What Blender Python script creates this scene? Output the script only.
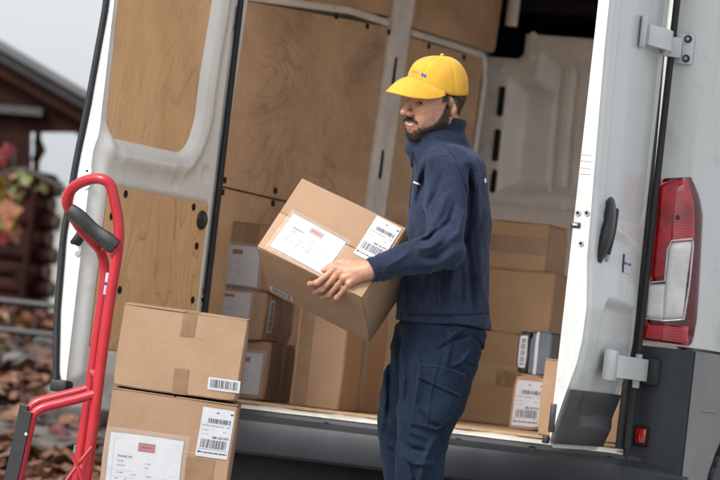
import bpy, bmesh, math, random
import numpy as np
from mathutils import Matrix, Vector

for _o in list(bpy.data.objects):
    bpy.data.objects.remove(_o)
random.seed(7)
RNG = np.random.default_rng(7)
R = math.radians
scene = bpy.context.scene
COL = scene.collection

# ------------------------------------------------------------------ camera
CAM = np.array((3.9605, -11.2765, 0.7310))
YAW, PITCH, ROLL, FPX = 0.35634, 0.036571, R(6.5), 3500.0
fw = np.array((-math.sin(YAW) * math.cos(PITCH), math.cos(YAW) * math.cos(PITCH), math.sin(PITCH)))
_r = np.array((math.cos(YAW), math.sin(YAW), 0.0))
_u = np.cross(_r, fw)
RIGHT = _r * math.cos(ROLL) + _u * math.sin(ROLL)
UP = -_r * math.sin(ROLL) + _u * math.cos(ROLL)
cd = bpy.data.cameras.new('camera')
cam = bpy.data.objects.new('camera', cd)
COL.objects.link(cam)
cam.matrix_world = Matrix(((RIGHT[0], UP[0], -fw[0], CAM[0]), (RIGHT[1], UP[1], -fw[1], CAM[1]),
                           (RIGHT[2], UP[2], -fw[2], CAM[2]), (0, 0, 0, 1)))
cd.sensor_width = 36.0
cd.lens = FPX / 720 * 36
cd.clip_start, cd.clip_end = 0.5, 2000
cd.dof.use_dof = True
cd.dof.focus_distance = 11.05
cd.dof.aperture_fstop = 4.0
cd.dof.aperture_blades = 9
scene.camera = cam

# ------------------------------------------------------------------ sky, sun, exposure
SUN_EL, SUN_AZ = R(40), R(207)          # azimuth clockwise from +y: behind the camera, to its left
world = bpy.data.worlds.new('World')
scene.world = world
world.use_nodes = True
wn, wl = world.node_tree.nodes, world.node_tree.links
wn.clear()
sky = wn.new('ShaderNodeTexSky')
sky.sky_type = 'NISHITA'
sky.sun_disc = False
sky.sun_elevation, sky.sun_rotation = SUN_EL, SUN_AZ
sky.air_density, sky.dust_density, sky.ozone_density = 1.2, 6.0, 1.0
hs = wn.new('ShaderNodeHueSaturation')
hs.inputs['Saturation'].default_value = 0.32       # thin cloud cover: almost white sky
bg = wn.new('ShaderNodeBackground')
bg.inputs['Strength'].default_value = 0.15
wo = wn.new('ShaderNodeOutputWorld')
wl.new(sky.outputs[0], hs.inputs['Color'])
cloud = wn.new('ShaderNodeMix')                    # even cloud deck in front of the clear sky
cloud.data_type = 'RGBA'
cloud.inputs[0].default_value = 0.62
cloud.inputs[7].default_value = (2.45, 2.6, 2.8, 1)
wl.new(hs.outputs[0], cloud.inputs[6])
wl.new(cloud.outputs[2], bg.inputs[0])
wl.new(bg.outputs[0], wo.inputs[0])
sd = bpy.data.lights.new('sun', 'SUN')
sd.energy, sd.angle, sd.color = 1.1, R(15), (1.0, 0.96, 0.90)
sun = bpy.data.objects.new('sun', sd)
COL.objects.link(sun)
sun.rotation_euler = (R(90) - SUN_EL, 0, math.pi - SUN_AZ)
sun.location = (0, -6, 12)
scene.view_settings.view_transform = 'Standard'
scene.view_settings.look = 'None'
scene.view_settings.exposure = 1.2
scene.view_settings.gamma = 1.0
scene.render.engine = 'CYCLES'
scene.cycles.use_denoising = True
scene.cycles.max_bounces = 8


# ------------------------------------------------------------------ helpers
def at(px, py, axis, val):
    """world point on the plane axis=val seen at a position of the 720x480 photograph"""
    d = fw + RIGHT * (px - 360) / FPX - UP * (py - 240) / FPX
    return CAM + d * ((val - CAM[axis]) / d[axis])


def onplane(px, py, p0, n):
    d = fw + RIGHT * (px - 360) / FPX - UP * (py - 240) / FPX
    return CAM + d * (np.dot(np.asarray(p0) - CAM, n) / np.dot(d, n))


def wm(o):
    M = o.matrix_basis.copy()
    p = o.parent
    while p:
        M = p.matrix_basis @ M
        p = p.parent
    return M


def smooth(me, ang=40):
    me.polygons.foreach_set('use_smooth', [True] * len(me.polygons))
    try:
        me.set_sharp_from_angle(angle=R(ang))
    except Exception:
        pass


def link(name, me, mat, parent=None, sm=True, ang=40, world_space=False):
    o = bpy.data.objects.new(name, me)
    COL.objects.link(o)
    if mat is not None and len(me.materials) == 0:
        for m in (mat if isinstance(mat, (list, tuple)) else [mat]):
            me.materials.append(m)
    if parent is not None:
        o.parent = parent
        if world_space:
            me.transform(wm(parent).inverted())
    if sm:
        smooth(me, ang)
    return o


def mesh(name, verts, faces, mat, parent=None, sm=True, ang=40, world_space=False):
    me = bpy.data.meshes.new(name)
    me.from_pydata([tuple(map(float, v)) for v in verts], [], [tuple(int(i) for i in f) for f in faces])
    me.update()
    return link(name, me, mat, parent, sm, ang, world_space)


def from_bm(name, bm, mat, parent=None, sm=True, ang=40, world_space=False):
    me = bpy.data.meshes.new(name)
    bmesh.ops.recalc_face_normals(bm, faces=bm.faces)
    bm.to_mesh(me)
    bm.free()
    return link(name, me, mat, parent, sm, ang, world_space)


def tag(o, label=None, cat=None, group=None, kind=None):
    if label: o['label'] = label
    if cat: o['category'] = cat
    if group: o['group'] = group
    if kind: o['kind'] = kind
    return o


def empty(name, loc=(0, 0, 0), rz=0.0, M=None):
    o = bpy.data.objects.new(name, None)
    COL.objects.link(o)
    o.empty_display_size = 0.2
    if M is not None:
        o.matrix_basis = M
    else:
        o.location = loc
        o.rotation_euler = (0, 0, rz)
    return o


def bm_box(bm, lo, hi, bev=0.0, M=None, seg=2):
    g = bmesh.ops.create_cube(bm, size=1.0)
    lo, hi = Vector(lo), Vector(hi)
    for v in g['verts']:
        v.co = Vector((lo[i] + (v.co[i] + .5) * (hi[i] - lo[i]) for i in range(3)))
    vs = g['verts']
    if bev > 0:
        es = {e for v in vs for e in v.link_edges}
        r = bmesh.ops.bevel(bm, geom=list(es), offset=bev, segments=seg, profile=.5, affect='EDGES')
        vs = list({v for f in r['faces'] for v in f.verts} | {v for v in vs if v.is_valid})
    if M is not None:
        bmesh.ops.transform(bm, matrix=M, verts=vs)
    return vs


def boxo(name, lo, hi, mat, parent=None, bev=0.004, M=None, ws=False):
    bm = bmesh.new()
    bm_box(bm, lo, hi, bev, M)
    return from_bm(name, bm, mat, parent, world_space=ws)


def catmull(pts, n=8, closed=False):
    pts = [np.asarray(p, float) for p in pts]
    P = [pts[-1]] + pts + [pts[0], pts[1]] if closed else [2 * pts[0] - pts[1]] + pts + [2 * pts[-1] - pts[-2]]
    out = []
    for i in range(1, len(P) - 2):
        p0, p1, p2, p3 = P[i - 1:i + 3]
        for k in range(n):
            t = k / n
            out.append(.5 * (2 * p1 + (p2 - p0) * t + (2 * p0 - 5 * p1 + 4 * p2 - p3) * t * t + (3 * p1 - p0 - 3 * p2 + p3) * t ** 3))
    if not closed:
        out.append(pts[-1])
    return out


def tube_data(path, rad, nseg=12, closed=False, section=None, cap=True):
    path = [np.asarray(p, float) for p in path]
    n = len(path)
    rad = np.full(n, rad) if np.isscalar(rad) else np.asarray(rad)
    T = []
    for i in range(n):
        a = path[(i - 1) % n] if (closed or i > 0) else path[i]
        b = path[(i + 1) % n] if (closed or i < n - 1) else path[i]
        t = b - a
        T.append(t / (np.linalg.norm(t) + 1e-12))
    ref = np.array((0, 0, 1.0)) if abs(T[0][2]) < .9 else np.array((1.0, 0, 0))
    N = ref - T[0] * ref.dot(T[0])
    N /= np.linalg.norm(N)
    V, F = [], []
    if section is None:
        section = [(math.cos(2 * math.pi * k / nseg), math.sin(2 * math.pi * k / nseg)) for k in range(nseg)]
    m = len(section)
    for i in range(n):
        N = N - T[i] * N.dot(T[i])
        N /= np.linalg.norm(N)
        B = np.cross(T[i], N)
        for (a, b) in section:
            V.append(path[i] + (N * a + B * b) * rad[i])
    for i in range(n if closed else n - 1):
        for k in range(m):
            a, b = i * m + k, i * m + (k + 1) % m
            c, d = ((i + 1) % n) * m + (k + 1) % m, ((i + 1) % n) * m + k
            F.append((a, b, c, d))
    if not closed and cap:
        F.append(tuple(range(m))[::-1])
        F.append(tuple((n - 1) * m + k for k in range(m)))
    return V, F


def tube(name, path, rad, mat, parent=None, nseg=12, closed=False, section=None, ws=True):
    V, F = tube_data(path, rad, nseg, closed, section)
    return mesh(name, V, F, mat, parent, world_space=ws and parent is not None)


def grid_faces(nu, nv, wrap=False, off=0):
    F = []
    for i in range(nu - 1):
        for j in range(nv if wrap else nv - 1):
            a = off + i * nv + j
            b = off + i * nv + (j + 1) % nv
            F.append((a, b, b + nv, a + nv))
    return F


def disc_bm(bm, c, n, r, h, seg=16, r2=None):
    """short cylinder with base centre c, axis n"""
    n = Vector(n).normalized()
    q = Vector((0, 0, 1)).rotation_difference(n).to_matrix().to_4x4()
    M = Matrix.Translation(Vector(c) + n * h / 2) @ q
    bmesh.ops.create_cone(bm, cap_ends=True, segments=seg, radius1=r, radius2=r if r2 is None else r2, depth=h, matrix=M)


def disc(name, c, n, r, h, mat, parent, seg=16, r2=None):
    bm = bmesh.new()
    disc_bm(bm, c, n, r, h, seg, r2)
    return from_bm(name, bm, mat, parent, world_space=True)


# ------------------------------------------------------------------ materials
def newmat(name):
    m = bpy.data.materials.new(name)
    m.use_nodes = True
    return m, m.node_tree.nodes, m.node_tree.links, m.node_tree.nodes['Principled BSDF']


def noise(nd, lk, scale, detail=4, rough=.6, vec=None, dist=0.0):
    n = nd.new('ShaderNodeTexNoise')
    n.inputs['Scale'].default_value = scale
    n.inputs['Detail'].default_value = detail
    n.inputs['Roughness'].default_value = rough
    n.inputs['Distortion'].default_value = dist
    if vec is not None:
        lk.new(vec, n.inputs['Vector'])
    return n


def ramp(nd, lk, fac, stops):
    r = nd.new('ShaderNodeValToRGB')
    el = r.color_ramp.elements
    while len(el) > 1:
        el.remove(el[-1])
    el[0].position, el[0].color = stops[0][0], (*stops[0][1], 1)
    for p, c in stops[1:]:
        e = el.new(p)
        e.color = (*c, 1)
    lk.new(fac, r.inputs[0])
    return r


def mix(nd, lk, fac, a, b, mode='MIX'):
    m = nd.new('ShaderNodeMix')
    m.data_type, m.blend_type = 'RGBA', mode
    for s, v in ((m.inputs[0], fac), (m.inputs[6], a), (m.inputs[7], b)):
        if isinstance(v, (int, float)):
            s.default_value = v
        elif isinstance(v, tuple):
            s.default_value = (*v, 1)
        else:
            lk.new(v, s)
    return m.outputs[2]


def coords(nd, lk, scale=(1, 1, 1), kind='Object'):
    tc = nd.new('ShaderNodeTexCoord')
    mp_ = nd.new('ShaderNodeMapping')
    mp_.inputs['Scale'].default_value = scale
    lk.new(tc.outputs[kind], mp_.inputs[0])
    return mp_.outputs[0]


def bump(nd, lk, b, h, strength=.3, dist=.002, prev=None):
    n = nd.new('ShaderNodeBump')
    n.inputs['Strength'].default_value = strength
    n.inputs['Distance'].default_value = dist
    lk.new(h, n.inputs['Height'])
    if prev is not None:
        lk.new(prev, n.inputs['Normal'])
    lk.new(n.outputs[0], b.inputs['Normal'])
    return n.outputs[0]


def pmat(name, c1, c2=None, scale=6, rough=.5, bstr=0.0, bscale=200, metal=0.0, coat=0.0, spec=.5, bdist=.001, rvar=.0, sharp=(.35, .65)):
    m, nd, lk, b = newmat(name)
    v = coords(nd, lk)
    if c2 is None:
        c2 = tuple(x * .82 for x in c1)
    n = noise(nd, lk, scale, 6, .62, v)
    rp = ramp(nd, lk, n.outputs[0], [(sharp[0], c2), (sharp[1], c1)])
    lk.new(rp.outputs[0], b.inputs['Base Color'])
    b.inputs['Roughness'].default_value = rough
    b.inputs['Metallic'].default_value = metal
    b.inputs['Coat Weight'].default_value = coat
    b.inputs['Coat Roughness'].default_value = .06
    b.inputs['Specular IOR Level'].default_value = spec
    if rvar:
        mr = nd.new('ShaderNodeMapRange')
        mr.inputs['To Min'].default_value, mr.inputs['To Max'].default_value = rough - rvar, rough + rvar
        lk.new(noise(nd, lk, scale * 3, 5, .6, v).outputs[0], mr.inputs[0])
        lk.new(mr.outputs[0], b.inputs['Roughness'])
    if bstr:
        bump(nd, lk, b, noise(nd, lk, bscale, 3, .6, v).outputs[0], bstr, bdist)
    return m


def flat(name, c, rough=.6):
    m, nd, lk, b = newmat(name)
    b.inputs['Base Color'].default_value = (*c, 1)
    b.inputs['Roughness'].default_value = rough
    return m


def paint_white(name, c, dirt=(.45, .43, .38), amt=.62):
    m, nd, lk, b = newmat(name)
    v = coords(nd, lk)
    n1 = noise(nd, lk, 3.2, 8, .7, v)
    n2 = noise(nd, lk, 55, 4, .6, v)
    d1 = ramp(nd, lk, n1.outputs[0], [(amt, (0, 0, 0)), (amt + .16, (.5, .5, .5))])
    d2 = ramp(nd, lk, n2.outputs[0], [(.66, (0, 0, 0)), (.78, (.35, .35, .35))])
    f = mix(nd, lk, 1.0, d1.outputs[0], d2.outputs[0], 'ADD')
    col = mix(nd, lk, f, c, dirt)
    lk.new(col, b.inputs['Base Color'])
    st = nd.new('ShaderNodeMapping')
    st.inputs['Scale'].default_value = (16, 16, 1.6)
    lk.new(v, st.inputs[0])
    sr = ramp(nd, lk, noise(nd, lk, 1.0, 6, .7, st.outputs[0]).outputs[0], [(.52, (0, 0, 0)), (.74, (.3, .3, .3))])
    col = mix(nd, lk, sr.outputs[0], col, dirt)
    lk.new(col, b.inputs['Base Color'])
    b.inputs['Roughness'].default_value = .38
    b.inputs['Coat Weight'].default_value = .35
    b.inputs['Coat Roughness'].default_value = .10
    bump(nd, lk, b, noise(nd, lk, 2.2, 2, .5, v).outputs[0], .12, .02)
    return m


def cardboard(name, c1, c2, stain=.5):
    m, nd, lk, b = newmat(name)
    v = coords(nd, lk)
    oi = nd.new('ShaderNodeObjectInfo')
    vv = nd.new('ShaderNodeVectorMath')
    vv.operation = 'ADD'
    lk.new(v, vv.inputs[0])
    sc_ = nd.new('ShaderNodeVectorMath')
    sc_.operation = 'SCALE'
    sc_.inputs[0].default_value = (13.1, 7.7, 5.3)
    lk.new(oi.outputs['Random'], sc_.inputs['Scale'])
    lk.new(sc_.outputs[0], vv.inputs[1])
    v = vv.outputs[0]
    big = noise(nd, lk, 5, 6, .65, v)
    col = ramp(nd, lk, big.outputs[0], [(.3, c2), (.7, c1)]).outputs[0]
    # fibres running along the sheet
    mp_ = nd.new('ShaderNodeMapping')
    mp_.inputs['Scale'].default_value = (260, 260, 120)
    lk.new(v, mp_.inputs[0])
    fib = noise(nd, lk, 1.0, 3, .6, mp_.outputs[0])
    fr = ramp(nd, lk, fib.outputs[0], [(.3, (.93, .93, .93)), (.7, (1.05, 1.05, 1.05))])
    col = mix(nd, lk, 1.0, col, fr.outputs[0], 'MULTIPLY')
    sp = noise(nd, lk, 9, 8, .75, v, 1.0)
    sr = ramp(nd, lk, sp.outputs[0], [(.62, (1, 1, 1)), (.8, (1 - stain * .5,) * 3)])
    col = mix(nd, lk, 1.0, col, sr.outputs[0], 'MULTIPLY')
    sw = nd.new('ShaderNodeMapping')
    sw.inputs['Scale'].default_value = (14, 14, 60)
    sw.inputs['Rotation'].default_value = (.3, .5, .7)
    lk.new(v, sw.inputs[0])
    sf = ramp(nd, lk, noise(nd, lk, 1, 5, .65, sw.outputs[0], 1.2).outputs[0], [(.62, (0, 0, 0)), (.73, (.4, .4, .4))])
    col = mix(nd, lk, sf.outputs[0], col, tuple(min(1, x * 1.35) for x in c1))
    hv = nd.new('ShaderNodeHueSaturation')
    mr = nd.new('ShaderNodeMapRange')
    mr.inputs['To Min'].default_value, mr.inputs['To Max'].default_value = .86, 1.1
    lk.new(oi.outputs['Random'], mr.inputs[0])
    lk.new(mr.outputs[0], hv.inputs['Value'])
    lk.new(col, hv.inputs['Color'])
    lk.new(hv.outputs[0], b.inputs['Base Color'])
    b.inputs['Roughness'].default_value = .78
    b.inputs['Specular IOR Level'].default_value = .3
    # corrugation just showing through
    wv = nd.new('ShaderNodeTexWave')
    wv.bands_direction = 'X'
    wv.inputs['Scale'].default_value = 55
    wv.inputs['Distortion'].default_value = .6
    lk.new(v, wv.inputs['Vector'])
    p = bump(nd, lk, b, wv.outputs[0], .06, .002)
    bump(nd, lk, b, noise(nd, lk, 11, 5, .6, v).outputs[0], .28, .008, p)
    return m


def plywood(name, c_light, c_dark, c_line, axis='x', dirt=.5, grime=(.16, .11, .08), fig=.6):
    m, nd, lk, b = newmat(name)
    v = coords(nd, lk)
    mp_ = nd.new('ShaderNodeMapping')
    mp_.inputs['Scale'].default_value = {'x': (3, 3, 1.1), 'y': (3, 1.3, 3)}[axis]
    lk.new(v, mp_.inputs[0])
    vc = mp_.outputs[0]
    n1 = noise(nd, lk, 1.3, 3, .5, vc, .6)
    base = ramp(nd, lk, n1.outputs[0], [(.3, c_dark), (.7, c_light)]).outputs[0]
    # rotary-cut figure: contour lines of a smooth noise
    n2 = noise(nd, lk, .8, 3.2, .5, vc, 1.1)
    mu = nd.new('ShaderNodeMath'); mu.operation = 'MULTIPLY'; mu.inputs[1].default_value = 15
    lk.new(n2.outputs[0], mu.inputs[0])
    fr = nd.new('ShaderNodeMath'); fr.operation = 'FRACT'
    lk.new(mu.outputs[0], fr.inputs[0])
    ln = ramp(nd, lk, fr.outputs[0], [(0.0, (1, 1, 1)), (.06, (.35, .35, .35)), (.3, (.05, .05, .05)), (.92, (0, 0, 0)), (1.0, (1, 1, 1))])
    msk = noise(nd, lk, 2.4, 4, .6, v)
    mk = ramp(nd, lk, msk.outputs[0], [(.40, (.03, .03, .03)), (.66, (fig,) * 3)])
    lf = mix(nd, lk, 1.0, ln.outputs[0], mk.outputs[0], 'MULTIPLY')
    col = mix(nd, lk, lf, base, c_line)
    # fine fibre
    mp2 = nd.new('ShaderNodeMapping')
    mp2.inputs['Scale'].default_value = (160, 160, 9)
    lk.new(v, mp2.inputs[0])
    fb = ramp(nd, lk, noise(nd, lk, 1, 4, .6, mp2.outputs[0]).outputs[0], [(.3, (.88,) * 3), (.7, (1.06,) * 3)])
    col = mix(nd, lk, 1.0, col, fb.outputs[0], 'MULTIPLY')
    # handling marks
    g = noise(nd, lk, 2.0, 9, .72, v, .5)
    gm = ramp(nd, lk, g.outputs[0], [(.5, (0, 0, 0)), (.78, (dirt,) * 3)])
    col = mix(nd, lk, gm.outputs[0], col, grime)
    g2 = noise(nd, lk, 17, 6, .7, v, 2.0)
    gm2 = ramp(nd, lk, g2.outputs[0], [(.68, (0, 0, 0)), (.76, (dirt * .9,) * 3)])
    col = mix(nd, lk, gm2.outputs[0], col, grime)
    g3 = ramp(nd, lk, noise(nd, lk, 95, 3, .7, v).outputs[0], [(.60, (0, 0, 0)), (.72, (dirt * .55,) * 3)])
    col = mix(nd, lk, g3.outputs[0], col, grime)
    sc2 = nd.new('ShaderNodeMapping')
    sc2.inputs['Scale'].default_value = (30, 30, 4)
    sc2.inputs['Rotation'].default_value = (.4, .3, .2)
    lk.new(v, sc2.inputs[0])
    s_ = ramp(nd, lk, noise(nd, lk, 1.0, 4, .6, sc2.outputs[0], 1.5).outputs[0], [(.66, (0, 0, 0)), (.74, (.28,) * 3)])
    col = mix(nd, lk, s_.outputs[0], col, (.8, .7, .55))
    lk.new(col, b.inputs['Base Color'])
    b.inputs['Roughness'].default_value = .55
    bump(nd, lk, b, fb.outputs[0], .1, .001)
    return m


def glassy(name, c, alpha=.35, rough=.12):
    m, nd, lk, b = newmat(name)
    b.inputs['Base Color'].default_value = (*c, 1)
    b.inputs['Roughness'].default_value = rough
    b.inputs['Alpha'].default_value = alpha
    v = coords(nd, lk)
    bump(nd, lk, b, noise(nd, lk, 40, 4, .6, v, 1.0).outputs[0], .5, .003)
    return m


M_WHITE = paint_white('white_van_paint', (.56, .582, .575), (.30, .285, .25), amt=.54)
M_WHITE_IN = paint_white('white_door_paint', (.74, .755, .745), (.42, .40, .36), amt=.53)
M_HINGE = pmat('hinge_paint', (.62, .65, .66), (.5, .52, .53), 8, .38)
M_STEEL = pmat('grey_primer_steel', (.83, .81, .78), (.70, .68, .65), 5, .42, .12, 60, coat=.15)
M_STEEL_L = pmat('pale_steel_rib', (.86, .85, .83), (.70, .68, .66), 9, .4)
M_RUBBER = pmat('black_rubber', (.014, .016, .02), (.008, .009, .011), 30, .55, .1, 150)
M_PLASTIC = pmat('dark_bumper_plastic', (.032, .037, .046), (.021, .025, .032), 4, .5, .35, 420, rvar=.08, spec=.35)
M_GREYPL = pmat('grey_cladding_plastic', (.21, .213, .215), (.17, .172, .175), 5, .5, .3, 420)
M_BLACKTRIM = pmat('satin_black_trim', (.02, .022, .025), (.013, .014, .016), 9, .38, .15, 300)
M_DARK = pmat('dark_underbody', (.02, .019, .018), (.006, .006, .006), 7, .8)
M_RUST = pmat('muffler_steel', (.12, .11, .1), (.05, .045, .04), 14, .6, .3, 60, metal=.6)
M_CABDARK = flat('dark_cab_lining', (.008, .008, .009), .9)
M_SILL = paint_white('scuffed_sill_paint', (.74, .73, .68), (.16, .14, .12), amt=.5)
M_PLY_DOOR = plywood('door_plywood', (.87, .565, .30), (.75, .46, .225), (.30, .16, .07), 'x', .3, (.2, .13, .08))
M_PLY_WALL = plywood('wall_plywood', (.76, .51, .315), (.52, .335, .195), (.20, .125, .07), 'y', .7, (.12, .088, .065), fig=.55)
M_FLOORPLY = plywood('floor_plywood', (.45, .31, .18), (.33, .22, .12), (.16, .1, .05), 'y', .7)
M_HOLE = flat('dark_hole', (.006, .006, .006), .9)
M_BOLT = pmat('zinc_bolt', (.5, .5, .5), (.3, .3, .3), 60, .35, metal=.8)
M_RED_L = None
CARD = [cardboard('cardboard_tan', (.40, .262, .166), (.335, .215, .132), .65),
        cardboard('cardboard_brown', (.37, .235, .15), (.31, .192, .12), .6),
        cardboard('cardboard_ochre', (.42, .28, .17), (.36, .235, .14), .5)]
M_TAPE = pmat('brown_parcel_tape', (.27, .165, .092), (.22, .13, .07), 20, .3, .2, 60, coat=.2)
M_TAPE_CLEAR = glassy('clear_tape', (.62, .47, .3), .3, .15)
M_PAPER = pmat('white_label_paper', (.53, .545, .58), (.48, .495, .53), 30, .45)
M_INK = flat('label_ink', (.035, .035, .045), .6)
M_INK_F = flat('faded_ink', (.22, .24, .30), .6)
M_STAMP = flat('red_stamp_print', (.42, .02, .04), .5)
M_STAMP_P = flat('pink_stamp_print', (.75, .19, .26), .5)
M_POUCH = glassy('clear_pouch_film', (.75, .76, .78), .15, .08)
# ------------------------------------------------------------------ ground
def bank(x, y):
    """height of the ground: a leafy bank rises left of the van"""
    def s(a, b, v):
        t = min(1, max(0, (v - a) / (b - a)))
        return t * t * (3 - 2 * t)
    return s(1.8, 8.5, y) * s(-1.5, -2.6, x) * (.74 + .03 * math.sin(x * 2.1 + y) + .03 * math.sin(y * 3.1))


def ground():
    m, nd, lk, b = newmat('ground_soil')
    v = coords(nd, lk)
    n1 = noise(nd, lk, .8, 8, .7, v)
    n2 = noise(nd, lk, 9, 6, .7, v, .8)
    c1 = ramp(nd, lk, n1.outputs[0], [(.35, (.07, .055, .045)), (.65, (.14, .13, .12))]).outputs[0]
    c2 = ramp(nd, lk, n2.outputs[0], [(.45, (.055, .035, .025)), (.6, (.17, .155, .14))]).outputs[0]
    lk.new(mix(nd, lk, .5, c1, c2), b.inputs['Base Color'])
    b.inputs['Roughness'].default_value = .9
    bump(nd, lk, b, n2.outputs[0], .6, .03)
    n = 181
    xs = np.linspace(-1, 1, n)
    xs = np.sign(xs) * (abs(xs) ** 5 * 400 + abs(xs) * 16)
    V = []
    for x in xs:
        for y in xs:
            V.append((x - 4, y + 5, 0.0))
    V = [(x, y, bank(x, y)) for x, y, z in V]
    g = mesh('ground', V, grid_faces(n, n), m)
    tag(g, kind='structure')
    # apron under the van, out of view, made pale to bounce light upward
    ma = pmat('pale_bounce_paving', (.33, .32, .305), (.25, .24, .23), 3, .85, .5, 160, bdist=.004)
    a = mesh('pavement', [(-6, -14, .004), (9, -14, .004), (9, 7.5, .004), (-1.45, 7.5, .004)], [(0, 1, 2, 3)], ma)
    tag(a, kind='structure')


ground()

# ------------------------------------------------------------------ van
van = empty('delivery_van', (0, 0, 0))
tag(van, 'white delivery van seen from behind with both rear doors open and plywood-lined load space', 'van')


def tumble(z):
    """how far the body side leans in at height z"""
    t = max(0.0, z - 1.05)
    return .022 * t ** 1.5


PROFILE = catmull([(.772, .10), (.775, .03), (.786, -.004), (.812, -.016), (.87, -.018), (.925, -.004), (.967, .035),
                   (.99, .10), (1.005, .25), (1.012, .55)], 6)
PROFILE += [np.array((1.016, y)) for y in (.9, 1.4, 2.0, 2.8, 3.6, 4.4)]
_al = np.concatenate([[0], np.cumsum([np.linalg.norm(PROFILE[i + 1] - PROFILE[i]) for i in range(len(PROFILE) - 1)])])
_px, _py = np.array([p[0] for p in PROFILE]), np.array([p[1] for p in PROFILE])


def body_pt(s, z, off=0.0, side=1):
    e = .004
    x, y = np.interp(s, _al, _px), np.interp(s, _al, _py)
    tx, ty = np.interp(s + e, _al, _px) - np.interp(s - e, _al, _px), np.interp(s + e, _al, _py) - np.interp(s - e, _al, _py)
    l = math.hypot(tx, ty) + 1e-9
    nx, ny = ty / l, -tx / l
    return np.array((side * (x - tumble(z) + nx * off), y + ny * off, z))


def s_at(px, py, z_hint=None):
    """profile position s and height z seen at a photo position (search along the body surface)"""
    best = None
    d = fw + RIGHT * (px - 360) / FPX - UP * (py - 240) / FPX
    for s in np.linspace(.08, .62, 109):
        z = 1.2
        for _ in range(3):
            p = body_pt(s, z)
            k = np.dot(p - CAM, d) / np.dot(d, d)
            z = (CAM + d * k)[2]
        p = body_pt(s, z)
        k = np.dot(p - CAM, d) / np.dot(d, d)
        e = np.linalg.norm(CAM + d * k - p)
        if best is None or e < best[0]:
            best = (e, s, z)
    return best[1], best[2]


def shell(name, ss, zs, off, mat, side=1, parent=van, thick=.012, holes=None):
    V = [body_pt(s, z, off, side) for z in zs for s in ss]
    F = grid_faces(len(zs), len(ss))
    n = len(V)
    V += [body_pt(s, z, off - thick, side) for z in zs for s in ss]
    F2 = [tuple(i + n for i in f[::-1]) for f in F]
    a, b = len(ss), len(zs)
    rim = [i for i in range(a)] + [j * a + a - 1 for j in range(1, b)] + [(b - 1) * a + i for i in range(a - 2, -1, -1)] + [j * a for j in range(b - 2, 0, -1)]
    Fr = [(rim[i], rim[(i + 1) % len(rim)], rim[(i + 1) % len(rim)] + n, rim[i] + n) for i in range(len(rim))]
    bm = bmesh.new()
    vs = [bm.verts.new(v) for v in V]
    for f in F + F2 + Fr:
        if holes is not None and holes(np.mean([V[i] for i in f], axis=0)):
            continue
        try:
            bm.faces.new([vs[i] for i in f])
        except ValueError:
            pass
    return from_bm(name, bm, mat, parent, ang=50)


zs_up = list(np.linspace(.925, 2.62, 40))
ss_all = list(np.linspace(0, .45, 46)) + list(np.linspace(.5, 1.9, 8)) + list(np.linspace(2.0, _al[-1], 24))
for side in (1, -1):
    shell('body_side', ss_all if side == 1 else [s for s in ss_all if s > .085], zs_up, 0, M_WHITE, side, holes=(lambda p: side == 1 and 1.62 < p[1] < 3.08 and p[2] < 2.45))  # right side: unseen opening added to let light in
    shell('bumper_corner', list(np.linspace(.095, .315, 24)), list(np.linspace(.36, .915, 20)), .004, M_PLASTIC, side)
    # lower side cladding with the wheel cut-out
    bm = bmesh.new()
    ss, zs = list(np.linspace(.322, _al[-1], 90)), list(np.linspace(.34, .915, 30))
    idx = {}
    for j, z in enumerate(zs):
        for i, s in enumerate(ss):
            idx[i, j] = bm.verts.new(body_pt(s, z, .006, side))
    for j in range(len(zs) - 1):
        for i in range(len(ss) - 1):
            p = body_pt((ss[i] + ss[i + 1]) / 2, (zs[j] + zs[j + 1]) / 2)
            if math.hypot(p[1] - .57, p[2] - .325) > .372 and not (side == 1 and 1.62 < p[1] < 3.08 and p[2] > .55):
                bm.faces.new([idx[i, j], idx[i + 1, j], idx[i + 1, j + 1], idx[i, j + 1]])
    bmesh.ops.delete(bm, geom=[v for v in bm.verts if not v.link_faces], context='VERTS')
    for v in bm.verts:                       # draw the cut edge onto the wheel-arch circle
        if v.is_boundary:
            ry, rz_ = v.co.y - .57, v.co.z - .325
            q = math.hypot(ry, rz_)
            if q < .43 and v.co.z > .345:
                v.co.y, v.co.z = .57 + ry * .366 / q, .325 + rz_ * .366 / q
    geo = bmesh.ops.extrude_face_region(bm, geom=bm.faces[:])
    for g in geo['geom']:
        if isinstance(g, bmesh.types.BMVert):
            g.co.x -= side * .03
    from_bm('side_cladding', bm, M_GREYPL, van)
    # dark seam between the bumper corner and the cladding, and crease on the cladding
    V, F = tube_data([body_pt(.3185, z, .001, side) for z in np.linspace(.36, .915, 12)], .0035, 6)
    mesh('panel_seam', V, F, M_HOLE, van)
# raised swage line in the cladding beside the wheel
_cs, _cz = s_at(703, 411)
tube('cladding_crease', [body_pt(_cs + t, _cz, .006) for t in np.linspace(-.03, .12, 6)], .004, M_GREYPL, van, 8)

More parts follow.
